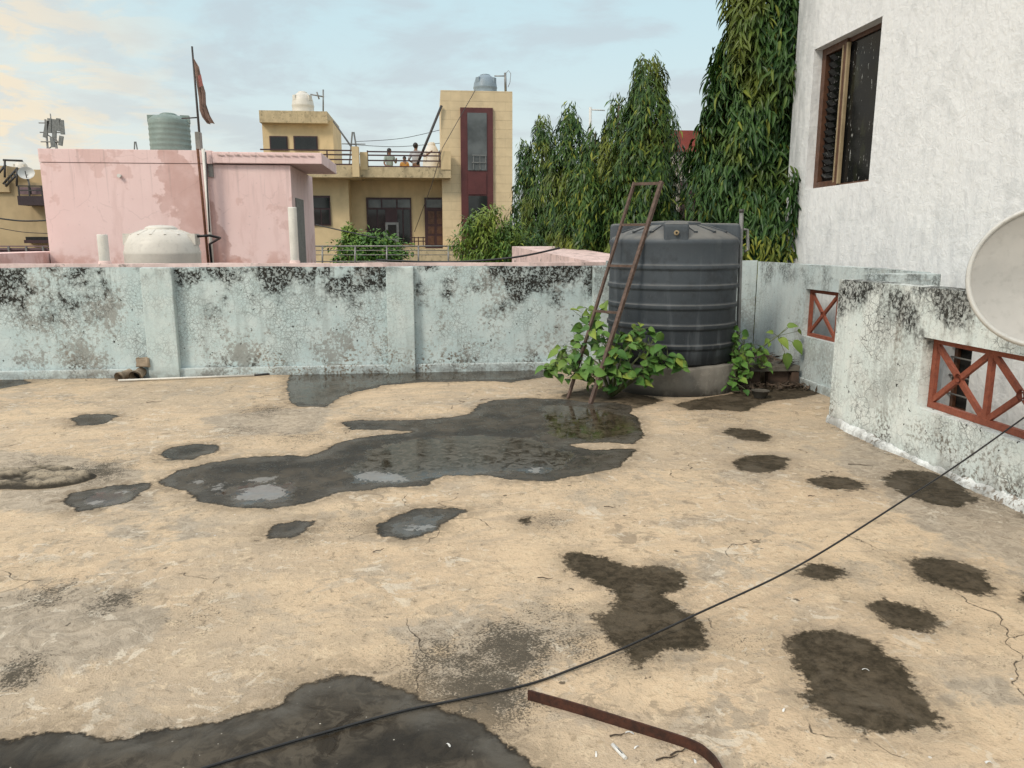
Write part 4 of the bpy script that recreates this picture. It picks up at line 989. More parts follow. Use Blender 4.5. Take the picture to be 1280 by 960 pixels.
cx, zt, zb, r = tree_at(742, 150, 400, 15, 26); ashoka('narrow pointed tree between the short rounded tree and the tall tree', cx, 15, zt, zb, r, 1000, 8, .165, SIMP, 'ashoka2', 25)
cx, zt, zb, r = tree_at(710, 124, 420, 17.5, 33); ashoka('second pointed tree from the left end of the tree row', cx, 17.5, zt, zb, r, 1700, 8, .17, SIMP, 'ashoka2', 26)
cx, zt, zb, r = tree_at(677, 138, 420, 19.5, 26); ashoka('slender dark pointed tree near the yellow tower', cx, 19.5, zt, zb, r, 1300, 8, .17, SIMP, 'ashoka2', 27)
cx, zt, zb, r = tree_at(656, 168, 420, 21.5, 19); ashoka('leftmost and thinnest pointed tree right beside the yellow tower', cx, 21.5, zt, zb, r, 900, 8, .17, SIMP, 'ashoka', 28)
# yellow-green regrowth at the foot of the big tree
cx, zt, zb, r = tree_at(962, 282, 400, 9.3, 44); ashoka('low yellow green shrub at the foot of the largest tree', cx, 9.3, zt, zb, r*.95, 260, 8, .12, LANCE, 'ashokay', 29, power=.35, topr=.6, name='shrub', group='low greenery behind the parapet')
def bushy(name, label, cx, cy, cz, rx, ry, rz, n, L, mat, seed, trunk=True, wr=.45, droop=.3):
    rg = np.random.default_rng(seed); t_ = thing(name, label, 'tree' if 'tree' in name else 'shrub', (cx, cy, -6.5 if trunk else cz-rz))
    nc = max(14, n//60); cd = rg.normal(0, 1, (nc, 3)); cd /= np.linalg.norm(cd, axis=1, keepdims=True)
    cc = cd*np.array([rx, ry, rz])*(.45+.5*rg.random((nc, 1)))+np.array([cx, cy, cz])
    idx = rg.integers(0, nc, n); off = rg.normal(0, 1, (n, 3)); off /= np.linalg.norm(off, axis=1, keepdims=True)
    P = cc[idx]+off*np.array([rx, ry, rz])*(.28*np.cbrt(rg.random((n, 1))))
    D = off+np.array([0, 0, -droop])+rg.normal(0, .4, (n, 3)); N = off*.4+np.array([0, -.2, .9])+rg.normal(0, .35, (n, 3))
    S = rg.uniform(.7, 1.25, n)*L
    V, Q = leaves(SIMP, P, D, N, S, S*wr); fastmesh('crown' if trunk else 'foliage', V, Q, M[mat], t_)
    st = MB()
    if trunk: st.tube([(cx+.1, cy, -6.5), (cx, cy, (cz-6.5)/2), (cx, cy, cz)], [.15, .12, .06], 8)
    for c in cc[::3]: st.tube([(cx, cy, cz-rz*(.6 if trunk else 1)), tuple((np.array([cx, cy, cz-rz*.3])+c)/2), tuple(c)], [.03, .02, .008], 5)
    st.build('trunk' if trunk else 'stem', M['bark'], t_); return t_
c = AY(612, 292, 15.5); bushy('small_tree', 'small round spreading tree in front of the maroon stair window', c.x, 15.5, c.z-.20, .74, .7, .72, 6000, .11, 'fresh', 41, wr=.3, droop=.8)
c = AY(645, 305, 16.5); bushy('small_tree', 'low dark bushy tree between the yellow tower and the pointed trees', c.x, 16.5, c.z-.3, .6, .6, .8, 3200, .11, 'ashoka', 42, wr=.3, droop=.8)
c = AY(464, 313, 21.5); bushy('round_shrub', 'bright green round bush behind the thin steel railing', c.x, 21.5, c.z-.12, 1.15, .8, .60, 4200, .11, 'shade', 43, wr=.6)
c = AY(437, 292, 21.6); bushy('upright_shrub', 'taller yellow green shoot at the left of the round bush', c.x, 21.6, c.z-.1, .22, .2, .36, 420, .11, 'broad', 44, trunk=False, wr=.6)

# ------------------------------------------------------------------ pink stair room on the neighbouring roof
PY = 13.5
pk = thing('pink_room', 'pink plastered rooftop room with a flat roof slab and damp patches', 'building', (-4.3, PY, -.2))
xL = AY(56, 260, PY).x; xM = AY(261, 250, PY).x; xR = AY(364, 250, PY).x; zT = AY(258, 188, PY).z; yB = AX(392, 260, xR).y
mb = MB(); mb.quad((xL, PY, -.3), (xM, PY, -.3), (xM, PY, zT-.22), (xL, PY, zT-.22)); mb.quad((xM, PY+.06, -.3), (xR, PY+.06, -.3), (xR, PY+.06, zT-.22), (xM, PY+.06, zT-.22))
mb.quad((xM, PY, -.3), (xM, PY+.06, -.3), (xM, PY+.06, zT-.22), (xM, PY, zT-.22)); mb.quad((xR, PY+.06, -.3), (xR, yB, -.3), (xR, yB, zT-.22), (xR, PY+.06, zT-.22))
mb.quad((xL, PY, -.3), (xL, PY, zT-.22), (xL, yB, zT-.22), (xL, yB, -.3)); mb.quad((xL, yB, -.3), (xL, yB, zT-.22), (xR, yB, zT-.22), (xR, yB, -.3))
mb.build('wall', M['pink'], pk)
xS = AY(402, 190, PY).x; yS = AX(420, 198, xS).y
MB().box(xL-.008, xM+.1, PY-.008, yB+.1, zT-.212, zT, .006).build('roof_slab', M['pink'], pk)
mb = MB().box(xM+.105, xS, PY-.02, yS, zT-.20, zT-.02, .01)
mb.build('canopy_slab', M['pink'], pk)
for i in range(12):   # drip scallops under the edge
    x = xM+.2+i*(xS-xM-.3)/12; MB().obox((x, PY-.035, zT-.06), (x+.1, PY-.035, zT-.075), .012, .02).build('drip_mark', M['pinkcap'], pk)
x0, x1, z0, z1 = rectY(259.5, 201, 265.5, 221, PY); MB().box(x0, x1, PY+.03, PY+.058, z0, z1).build('vent', M['door'], pk)
x0, x1, z0, z1 = rectY(150, 215, 154, 220, PY); MB().tube([(x0, PY+.01, z0), (x0, PY-.06, z0)], .03, 10).build('spout', M['pvc'], pk)
yd0, yd1 = AX(371, 290, xR).y, AX(380, 290, xR).y; zd1 = AX(371, 248, xR).z
d_ = MB().box(xR-.02, xR+.02, yd0, yd1, -.2, zd1).build('door', M['door'], pk)
MB().box(xR+.021, xR+.05, yd0+.08, yd0+.14, .6, .9).build('handle', M['steel'], d_)
def vpipe(px0, py0, px1, py1, Y, r, mat, nm='drain_pipe', par=pk):
    return MB().tube([AY(px0, py0, Y), AY(px1, py1, Y)], r, 8).build(nm, mat, par)
vpipe(247, 186, 262, 345, PY-.08, .022, M['rust']); vpipe(254, 186, 267, 345, PY-.10, .03, M['pvc']); vpipe(257, 190, 262, 290, PY-.14, .012, M['darkmetal'])
x0, x1, z0, z1 = rectY(245, 165, 251, 188, PY+.1); MB().box(x0, x1, PY+.05, PY+.2, zT-.01, z1, .01).build('stub_post', M['cement'], pk)
# neighbour's roof deck and low wall at the left
MB().box(-12, xL-.02, 11.2, 11.35, -2.5, AY(30, 322, 11.2).z).box(xL-1.0+.3, xL-.02, 11.355, PY+1, -2.5, AY(60, 318, 11.3).z).build('low_wall', M['pink'], loc=(-6.3, 11.2, -.2), label='low pink wall at the left edge beside the pink room', cat='wall')
MB().box(-12, 2.0, 9.02, 19.4, -.6, -.3).build('neighbour_roof', M['roof'], kind='structure')
# cream water tank in front of the pink room
def tank(name, label, c, R_, prof, mat, ribs=0, lugs=(), mm='tankwhite'):
    t_ = thing(name, label, 'water tank', c, None)
    MB().lathe(prof, c, 56).build('body', M[mat], t_); return t_
YT = 10.9; xa, xb, za, zb_ = rectY(157, 284, 249, 336, YT); Rt = (xb-xa)/2; ct = ((xa+xb)/2, YT, -.3); zt_ = zb_+.3
t_ = tank('water_tank', 'squat cream plastic water tank standing in front of the pink room', ct, Rt,
     [(0, 0), (Rt, 0), (Rt, zt_-.38), (Rt*1.01, zt_-.36), (Rt*1.01, zt_-.33), (Rt*.985, zt_-.30), (Rt*.96, zt_-.22), (Rt*.80, zt_-.09), (Rt*.5, zt_-.035), (Rt*.42, zt_-.03)], 'tankwhite')
MB().lathe([(Rt*.42, zt_-.06), (Rt*.43, zt_-.015), (Rt*.40, zt_+.0), (Rt*.30, zt_+.02), (0, zt_+.03)], ct, 40).build('lid', M['tankwhite'], t_)
for k in range(14):
    a_ = k*math.pi/7+.2; d = Vector((math.cos(a_), math.sin(a_), 0)); c0 = Vector(ct)
    MB().obox(c0+d*Rt*.5+Vector((0, 0, zt_-.035)), c0+d*Rt*.82+Vector((0, 0, zt_-.098)), .03, .012).build('dome_rib', M['tankwhite'], t_)
for a_ in (0.0, math.pi):
    d = Vector((math.cos(a_), math.sin(a_), 0)); p = Vector(ct)+d*Rt*.8+Vector((0, 0, zt_-.16))
    MB().obox(p-d*.16, p+d*Rt*.17, .22, .15).build('connector_pad', M['tankwhite'], t_)
e = Vector(ct)+Vector((Rt*.98, 0, zt_-.12))
path_obj('hose', [e, e+Vector((.16, .0, .01)), e+Vector((.19, .4, -.02)), AY(262, 305, 11.6), AY(266, 345, 11.6)], .018, M['black'], label='black hose running from the cream tank to the wall foot', cat='hose')
# green tank behind the pink roof
YG = 16.3; xa, xb, za, zb_ = rectY(187.5, 143, 237, 190, YG); Rt = (xb-xa)/2; z0 = zT-.3; ct = ((xa+xb)/2, YG, z0); h = zb_-z0
prof = [(0, 0), (Rt, 0)]
zz = .05
while zz < h-.2: prof += [(Rt, zz), (Rt*1.018, zz+.02), (Rt*1.018, zz+.045), (Rt, zz+.065)]; zz += .1
prof += [(Rt*1.0, h-.14), (Rt*.97, h-.11), (Rt*.75, h-.045), (Rt*.42, h-.02)]
t_ = tank('water_tank', 'ribbed green plastic water tank on the roof behind the pink room', ct, Rt, prof, 'tankgreen')
MB().lathe([(Rt*.42, h-.04), (Rt*.43, h-.005), (Rt*.3, h+.02), (0, h+.025)], ct, 32).build('lid', M['tankgreen'], t_)
for a_ in (0.15, math.pi-.15):
    d = Vector((math.cos(a_), math.sin(a_), 0)); p = Vector(ct)+d*Rt*.86+Vector((0, 0, h-.09)); MB().obox(p-d*.1, p+d*.06, .2, .14).build('connector_pad', M['tankgreen'], t_)
MB().box(ct[0]-Rt*1.1, ct[0]+Rt*1.1, YG-Rt*1.1, YG+Rt*1.1, zT-.45, zT-.305).build('tank_stand', M['cement'], t_)
# flag on its pole
YF = 14.2; p0, p1 = AY(240, 58, YF), AY(252, 200, YF)
fl = thing('flag', 'limp faded maroon flag on a tall thin leaning pole above the pink room', 'flag', p1)
MB().tube([p1, p0], [.022, .016], 8).build('pole', M['darkmetal'], fl)
MB().tube([AY(227, 148, YF), AY(246, 147, YF)], .012, 6).build('bracket', M['darkmetal'], fl)
edgeL = [(241, 72), (243, 88), (245, 105), (248, 122), (250, 138), (254, 147), (260, 155)]; edgeR = [(242, 72), (249, 84), (252, 101), (256, 115), (257, 130), (263, 145), (269, 154)]
mb = MB(); rows = []
for i, (l, r) in enumerate(zip(edgeL, edgeR)):
    a_, b_ = AY(*l, YF-.02), AY(*r, YF-.02); row = []
    for k in range(6):
        p = a_.lerp(b_, k/5); p.y += .06*math.sin(k*2.3+i*.9)*(.3+i/6); row.append(mb.bm.verts.new(p))
    rows.append(row)
for q, w in zip(rows, rows[1:]):
    for k in range(5): f = mb.bm.faces.new((q[k], q[k+1], w[k+1], w[k])); f.smooth = True
mb.build('cloth', M['flag'], fl)
a_, b_, c_, d_ = AY(247.2, 95, YF-.12), AY(251.2, 93, YF-.12), AY(254, 107, YF-.12), AY(249, 109, YF-.12)
mb = MB(); mb.quad(a_, b_, c_, d_); mb.build('emblem_patch', M['flagred'], fl)

# thin steel railing beyond the pink room
YR = 19.2
rl = thing('railing', 'thin grey steel railing in front of the green bush', 'railing', (AY(485, 328, YR).x, YR, .3))
for px in (403, 444, 483.5, 523, 560.5, 596): MB().tube([AY(px, 345, YR), AY(px, 307.5, YR)], .022, 6).build('post', M['steel'], rl)
for py, r in ((307.7, .02), (313, .010), (318.6, .010), (326.8, .014)): MB().tube([AY(385, py, YR), AY(615, py, YR)], r, 6).build('rail', M['steel'], rl)

# ------------------------------------------------------------------ yellow house
YH = 30.0
yh = thing('yellow_house', 'two storey yellow house with a maroon framed stair tower and roof terrace', 'house', (-2, YH, -6.4))
def yb(name, mat, x0, y0, x1, y1, Y, depth, par=yh, bev=0, zlow=None, ztop=None):
    a, b, c, d = rectY(x0, y0, x1, y1, Y)
    return MB().box(a, b, Y, Y+depth, zlow if zlow is not None else c, ztop if ztop is not None else d, bev).build(name, mat, par)
yb('left_wing', M['yellow'], 345, 221, 437, 330, YH-.8, 6, zlow=-6.4)
yb('recessed_wall', M['yellow'], 437, 222, 556, 330, YH, 5, zlow=-6.4)
yb('stair_tower', M['tile'], 552.5, 113.5, 640.5, 330, YH-.9, 4.2, zlow=-6.4)
yb('terrace_slab', M['slab'], 345, 206, 449, 221.5, YH-1.7, 7.5)
yb('terrace_slab', M['slab'], 449.5, 209, 563.5, 222, YH-1.4, 7.0)
yb('parapet_post', M['yellow'], 440, 183, 448.5, 221, YH-1.75, .3)
yb('parapet_post', M['yellow'], 450, 190, 459.5, 212, YH-1.42, .35)
yb('parapet_post', M['yellow'], 551, 189, 563.5, 212, YH-1.43, .4)
yb('plinth_step', M['slab'], 500, 311, 575, 326, YH-1.6, 1.5)
# railings
for py in (187.5, 193, 199, 205): yb('terrace_rail', M['maroond'], 325, py-.9, 440, py+.7, YH-1.6, .05)
for py in (190, 194.5, 201, 208.5): yb('terrace_rail', M['maroond'], 459, py-.9, 551, py+.7, YH-1.35, .05)
for px in (409, 459.5, 550): yb('rail_post', M['maroond'], px-.8, 188, px+.8, 210, YH-1.36, .04)
# tower recess
fr_ = yb('tower_frame', M['maroon'], 576.5, 134.5, 616.5, 330, YH-1.0, .098)
yb('tower_panel', M['maroon'], 585, 216, 608, 243, YH-1.04, .038, fr_)
yb('window', M['glassg'], 584.5, 141, 608.5, 213, YH-1.03, .028, fr_); yb('window', M['glass'], 586, 245, 609, 330, YH-1.03, .028, fr_)
for px in (592, 600, 607): yb('grille_bar', M['steel'], px-.5, 194, px+.5, 212, YH-1.06, .02, fr_)
for py in (194, 203): yb('grille_bar', M['steel'], 590, py-.5, 608, py+.5, YH-1.085, .02, fr_)
# windows and doors of the lower floor
w_ = yb('window', M['maroond'], 389, 244.5, 413, 282, YH-.86, .058); yb('pane', M['glass'], 391, 247, 411.5, 260, YH-.88, .018, w_); yb('pane', M['glass'], 391, 262, 400.5, 280, YH-.88, .018, w_); yb('pane', M['glass'], 402, 262, 411.5, 280, YH-.88, .018, w_)
w_ = yb('window', M['maroond'], 458.5, 247, 514.5, 305, YH-.06, .058)
for a_, b_ in ((460.5, 476), (478, 495), (497, 512.5)): yb('pane', M['glassg'], a_, 249.5, b_, 259.5, YH-.08, .018, w_)
for a_, b_ in ((460.5, 471), (473, 482), (497, 503), (505, 512.5)): yb('pane', M['glass'], a_, 262, b_, 303, YH-.08, .018, w_)
ac = yb('air_cooler', M['steel'], 482, 278, 498.5, 303, YH-.30, .21, w_); yb('grille', M['dark'], 485, 281, 495.5, 297, YH-.33, .028, ac)
d_ = yb('door', M['maroond'], 531, 247, 557, 312, YH-.10, .098); yb('pane', M['glassg'], 532.8, 249.5, 555, 259.5, YH-.12, .018, d_)
for a_, b_ in ((535, 543), (546, 554)):
    for c_, e_ in ((264, 280), (283, 292), (295, 306)): yb('door_panel', M['wood'], a_, c_, b_, e_, YH-.12, .018, d_)
for px in (518, 523, 529): yb('balcony_rail', M['maroond'], px-.6, 296, px+.6, 307, YH-.9, .04)
for py in (297, 301.5): yb('balcony_rail', M['maroond'], 512, py-.6, 533, py+.6, YH-.95, .04)
for px in (563, 567.5, 572): yb('baluster', M['yellow'], px-1.6, 296 if px < 564 else 314, px+1.6, 328, YH-1.2, .15)
# stair head room at the back left
YS2 = 33.0
yb('stair_room', M['yellow'], 329, 150, 417, 215, YS2, 3.0)
yb('stair_room_roof', M['slab'], 324, 138.5, 409, 153.5, YS2-.35, 4.2)
for a_, b_ in ((337, 359.5), (367, 397)):
    w_ = yb('window', M['maroond'], a_, 170, b_, 188, YS2-.06, .058); yb('pane', M['glass'], a_+1.5, 171.5, b_-1.5, 186.5, YS2-.08, .018, w_)
def bar(name, pts, r, mat, par): return MB().tube(pts, r, 6).build(name, mat, par)
bar('stay_pole', [AY(552, 132, YH-1), AY(521.5, 206, YH-1.2)], .05, M['darkmetal'], yh)
bar('stay_pole', [AY(417, 152, YS2-.5), AY(441, 186, YH-1.7)], .035, M['darkmetal'], yh)
bar('wire', [AY(594, 113, YH-1.1), AY(553, 185, YH-1.5), AY(540, 230, YH-1.5), AY(518, 290, YH-1)], .012, M['darkmetal'], yh)
# tanks on the yellow house
def roundtank(label, px0, px1, py0, py1, Y, mat, zbase=None):
    a, b, c, d = rectY(px0, py0, px1, py1, Y); r = (b-a)/2; z0 = c if zbase is None else zbase; h = d-z0; ct = ((a+b)/2, Y, z0)
    t_ = thing('water_tank', label, 'water tank', ct)
    MB().lathe([(0, 0), (r, 0), (r, h*.12), (r*1.03, h*.15), (r*1.03, h*.2), (r, h*.24), (r, h*.38), (r*1.03, h*.41), (r*1.03, h*.46), (r, h*.5), (r*.97, h*.62), (r*.82, h*.82), (r*.5, h*.93), (r*.4, h*.94)], ct, 32).build('body', M[mat], t_)
    MB().lathe([(r*.42, h*.92), (r*.43, h*.97), (r*.3, h), (0, h)], ct, 24).build('lid', M[mat], t_)
    for a_ in (-.6, -2.4):
        d = Vector((math.cos(a_), math.sin(a_), 0)); p = Vector(ct)+d*r*.8+Vector((0, 0, h*.72)); MB().obox(p-d*r*.2, p+d*r*.18, r*.4, h*.2).build('connector_pad', M[mat], t_)
    return t_
zr = rectY(324, 138.5, 409, 153.5, YS2-.35)[3]; roundtank('white domed water tank on the small stair room roof', 365, 392, 114.5, 139, YS2+1.2, 'tankwhite', zr)
zr = rectY(552.5, 113.5, 640.5, 330, YH-.9)[3]; roundtank('grey blue water tank on top of the yellow tower', 592, 621, 93, 114, YH+.6, 'tankgrey', zr)
roundtank('pale pinkish water tank behind the people on the roof terrace', 528, 551, 178, 212, YH+2.5, 'tankwhite', 3.3)
st_ = thing('pipe_stand', 'thin pipe frame beside the white domed tank', 'pipe', AY(404, 139, YS2+.8))
for pts in ([(404, 112, 404, 139)], [(388, 118, 405, 121)], [(396, 115, 399, 124)]):
    for a_, b_, c_, d_ in pts: bar('pipe', [AY(a_, b_, YS2+.8), AY(c_, d_, YS2+.8)], .03, M['steel'], st_)
st_ = thing('pipe_stand', 'thin upright pipe with a side arm beside the grey blue tank', 'pipe', AY(631, 114, YH))
bar('pipe', [AY(631.5, 91, YH), AY(632, 114, YH)], .045, M['steel'], st_); bar('pipe', [AY(618, 95, YH), AY(632, 95, YH)], .022, M['steel'], st_)
bar('wire_loop', [AY(632, 92, YH), AY(635.5, 88, YH), AY(638.5, 92, YH), AY(637.5, 103, YH), AY(635, 109, YH)], .012, M['steel'], st_)

# ------------------------------------------------------------------ people on the far roof terrace
def skinmesh(name, joints, edges, mat, parent, sub=2):
    off = wloc(parent); me = bpy.data.meshes.new(name); me.from_pydata([tuple(Vector(j[:3])-off) for j in joints], edges, []); me.materials.append(mat)
    o = bpy.data.objects.new(name, me); C.objects.link(o); o.parent = parent
    sk = o.modifiers.new('skin', 'SKIN'); sk.use_smooth_shade = True
    for v, j in zip(me.skin_vertices[0].data, joints): v.radius = (j[3], j[4] if len(j) > 4 else j[3])
    me.skin_vertices[0].data[0].use_root = True
    s = o.modifiers.new('sub', 'SUBSURF'); s.levels = 1; s.render_levels = sub; return o
def person(label, px, Y, zf, H_, turn, shirt, lower, arms, skirt=False):
    x = AY(px, 200, Y).x; k = H_/1.7; t_ = thing('person', label, 'person', (x, Y, zf), 'people on the far terrace')
    ct, stn = math.cos(turn), math.sin(turn)
    def P(a, b, z): return (x+(a*ct-b*stn)*k, Y+(a*stn+b*ct)*k, zf+z*k)
    J = [(*P(0, 0, .92), .13*k, .10*k), (*P(0, 0, 1.18), .135*k, .10*k), (*P(0, 0, 1.36), .12*k, .09*k), (*P(0, 0, 1.47), .05*k), (*P(0, -.01, 1.53), .075*k), (*P(0, -.02, 1.61), .088*k), (*P(0, 0, 1.67), .05*k)]
    E = [(0, 1), (1, 2), (2, 3), (3, 4), (4, 5), (5, 6)]
    for s, (el, ha) in zip((-1, 1), arms):
        b = len(J); J += [(*P(s*.19, 0, 1.36), .055*k), (*P(*el), .042*k), (*P(*ha), .033*k), (*P(ha[0]+(ha[0]-el[0])*.3, ha[1]+(ha[1]-el[1])*.3, ha[2]+(ha[2]-el[2])*.3), .025*k)]
        E += [(2, b), (b, b+1), (b+1, b+2), (b+2, b+3)]
    for s in (-1, 1):
        b = len(J); J += [(*P(s*.09, 0, .84), .085*k), (*P(s*.10, -.01, .48), .06*k), (*P(s*.10, .01, .09), .042*k), (*P(s*.10, -.14, .035), .035*k)]
        E += [(0, b), (b, b+1), (b+1, b+2), (b+2, b+3)]
    skinmesh('body', J, E, M['skin'], t_)
    top = [(*P(0, 0, .86), .16*k, .125*k), (*P(0, 0, 1.1), .155*k, .12*k), (*P(0, 0, 1.3), .165*k, .115*k), (*P(0, 0, 1.42), .07*k)]
    E2 = [(0, 1), (1, 2), (2, 3)]
    for s, (el, ha) in zip((-1, 1), arms):
        b = len(top); top += [(*P(s*.18, 0, 1.365), .072*k), (*P(el[0]*.9+s*.018, el[1]*.9, el[2]*.9+.135), .06*k)]; E2 += [(2, b), (b, b+1)]
    skinmesh('top', top, E2, M[shirt], t_)
    if skirt: MB().lathe([(.13*k, .98*k), (.19*k, .8*k), (.25*k, .35*k), (.27*k, .3*k)], (x, Y, zf), 18).build('skirt', M[lower], t_)
    else: skinmesh('trousers', [(*P(0, 0, .9), .145*k, .115*k)]+sum([[(*P(s*.09, 0, .8), .10*k), (*P(s*.10, -.01, .48), .078*k), (*P(s*.10, .01, .1), .062*k)] for s in (-1, 1)], []), [(0, 1), (1, 2), (2, 3), (0, 4), (4, 5), (5, 6)], M[lower], t_)
    hp = P(0, .015, 1.62); MB().sphere(hp, .105*k, 14, (.95, 1.0, 1.05)).build('hair', M['hair'], t_)
    if skirt: MB().sphere(P(0, .09, 1.5), .07*k, 10, (1, .8, 1.8)).build('hair_bun', M['hair'], t_)
    for s in (-1, 1): MB().sphere(P(s*.033, -.108, 1.60), .012*k, 8).build('eye', M['hair'], t_)
    MB().sphere(P(0, -.118, 1.575), .016*k, 8, (.8, 1, 1.5)).build('nose', M['skin'], t_)
    return t_
zfl = 3.42
person('woman in a pale sage tunic with dark hair standing on the roof terrace', 487, YH+.6, zfl, 1.52, .5, 'green', 'olive', [((-.26, .0, 1.08), (-.22, -.16, .9)), ((.27, -.05, 1.1), (.2, -.25, 1.25))], True)
person('small child in an orange frock between the two adults on the terrace', 505.5, YH+.5, zfl, 1.22, -.2, 'orange', 'orange', [((-.24, 0, 1.1), (-.26, -.05, .88)), ((.24, 0, 1.1), (.26, -.05, .88))], True)
person('man in a pale shirt and dark trousers with one arm raised on the terrace', 520, YH+.7, zfl, 1.74, 2.6, 'shirt', 'trousers', [((-.42, .05, 1.2), (-.62, -.05, 1.36)), ((.28, .08, 1.1), (.16, -.12, .98))])

# ------------------------------------------------------------------ ochre building and other things at the far left, behind trees
YL = 27
ob = thing('ochre_house', 'weathered ochre house at the left edge with a dark balcony', 'house', (-15, YL, -6.4))
yb('wall', M['ochre'], -60, 228, 75, 330, YL, 6, ob, zlow=-6.4)
yb('upper_wall', M['ochre'], 20, 212, 75, 240, YL+.5, 5, ob); yb('pier', M['ochre'], -20, 207, 10, 240, YL-.1, 1, ob)
bl = yb('balcony', M['purple'], 22, 245, 72, 256.5, YL-.8, .78, ob)
for py in (232.5, 238): yb('rail', M['darkmetal'], 22, py-.7, 72, py+.7, YL-.8, .05, bl)
for px in (23, 36, 52): yb('post', M['darkmetal'], px-.7, 232, px+.7, 246, YL-.79, .04, bl)
yb('awning', M['sheet'], 24, 234, 72, 243, YL-.3, .1, ob)
yb('ledge', M['maroond'], 30, 300, 75, 304, YL-.4, .4, ob); yb('window', M['dark'], 32, 296, 62, 300, YL-.05, .04, ob)
sr = thing('roof_stair', 'thin dark metal stair on the ochre house roof', 'stairs', AY(10, 232, YL-.3))
for a_, b_, c_, d_ in ((4, 230, 22, 210), (7, 233, 25, 214), (-6, 222, 7, 206), (21, 209, 21, 233), (6, 200, 6, 222), (4, 200, 28, 201)): bar('stair_bar', [AY(a_, b_, YL-.3), AY(c_, d_, YL-.3)], .035, M['darkmetal'], sr)
for i in range(5): bar('tread', [AY(6+i*3.6, 229-i*4, YL-.3), AY(9+i*3.6, 232-i*4, YL-.3)], .03, M['darkmetal'], sr)
roundtank('small white water tank on the ochre house', 17, 35, 201, 214, YL+2, 'tankwhite', AY(25, 216, YL+2).z-.3)
c = AY(34, 218, YL-.5); n_ = Vector((.25, -1, .35)).normalized()
sd = thing('satellite_dish', 'small white round dish on the ochre house far left', 'satellite dish', c-Vector((0, 0, .6)))
mb = MB(); ax_ = n_.cross(Vector((0, 0, 1))).normalized(); ay_ = ax_.cross(n_); prev = [mb.bm.verts.new(c)]
for i in range(1, 5):
    r = .24*i/4; w = [mb.bm.verts.new(c+n_*.12*(i/4)**2+(ax_*math.cos(t)+ay_*math.sin(t)*.85)*r) for t in (2*math.pi*k/24 for k in range(24))]
    for k in range(24): mb.bm.faces.new((prev[0], w[k], w[(k+1) % 24]) if len(prev) == 1 else (prev[k], w[k], w[(k+1) % 24], prev[(k+1) % 24]))
    prev = w
mb.build('reflector', M['whitepaint'], sd); MB().tube([c, c-Vector((0, -.1, .6))], .03, 6).build('mast', M['steel'], sd); MB().tube([c-ay_*.2, c+n_*.25], .015, 6).build('feed_arm', M['darkmetal'], sd)
gf = thing('slat_fence', 'grey slatted railing above the low pink wall at the far left', 'fence', AY(25, 325, 17))
for py in (308, 311.5, 319): yb('rail', M['sheet'], -40, py-1.0, 60, py+.6, 17, .05, gf)
yb('panel', M['sheet'], -40, 310, 60, 320, 17.06, .03, gf)
for px in (-12, 11, 33, 54): yb('post', M['steel'], px-1, 308, px+1, 325, 16.95, .04, gf)
for k, (a_, b_, lab) in enumerate((((-20, 270), (70, 275), 'upper dark cable crossing the ochre house'), ((-20, 281), (75, 292), 'lower thin cable crossing the ochre house'))):
    p, q = AY(*a_, 24), AY(*b_, 24); m_ = (p+q)/2-Vector((0, 0, .08)); path_obj('overhead_cable', smooth([p, m_, q]), .022 if k == 0 else .01, M['black'], label=lab, cat='cable')
# cell mast far away
YC = 70
cm = thing('cell_mast', 'grey mobile phone mast with antenna panels above the pink roof', 'mast', (AY(68, 190, YC).x, YC, -6.4))
x_ = AY(68, 190, YC).x; zc0 = AY(68, 150, YC).z; zb0 = AY(68, 190, YC).z
for dx, dy_ in ((-.45, -.4), (.45, -.4), (0, .5)): MB().tube([(x_+dx*1.5, YC+dy_*1.5, -6.4), (x_+dx*.7, YC+dy_*.7, zc0)], .09, 6).build('leg', M['steel'], cm)
for i in range(12):
    z = zc0-.3-i*.75; s = 1 if i % 2 else -1
    MB().tube([(x_-.5*s, YC-.35, z), (x_+.5*s, YC-.35, z-.7)], .05, 5).build('brace', M['steel'], cm)
    if i < 5: MB().tube([(x_-.8, YC-.4, z), (x_+.8, YC-.4, z)], .05, 5).build('arm', M['steel'], cm)
for i, (px, t0, t1, lean) in enumerate(((57.5, 151, 172, -2), (62, 148, 166, 0), (68, 149, 172, 0), (73, 148, 164, 0), (78, 150, 168, 1), (66, 172, 184, 1), (76, 170, 182, -1))):
    p, q = AY(px-lean, t0, YC-1.2), AY(px+lean*.6, t1, YC-1.2); MB().obox(p, q, .30, .16, up=(0, 1, 0)).build('antenna_panel', M['galv'], cm)
MB().tube([(x_, YC, zc0-.3), (x_, YC, zc0+.5)], .05, 6).build('spike', M['steel'], cm)
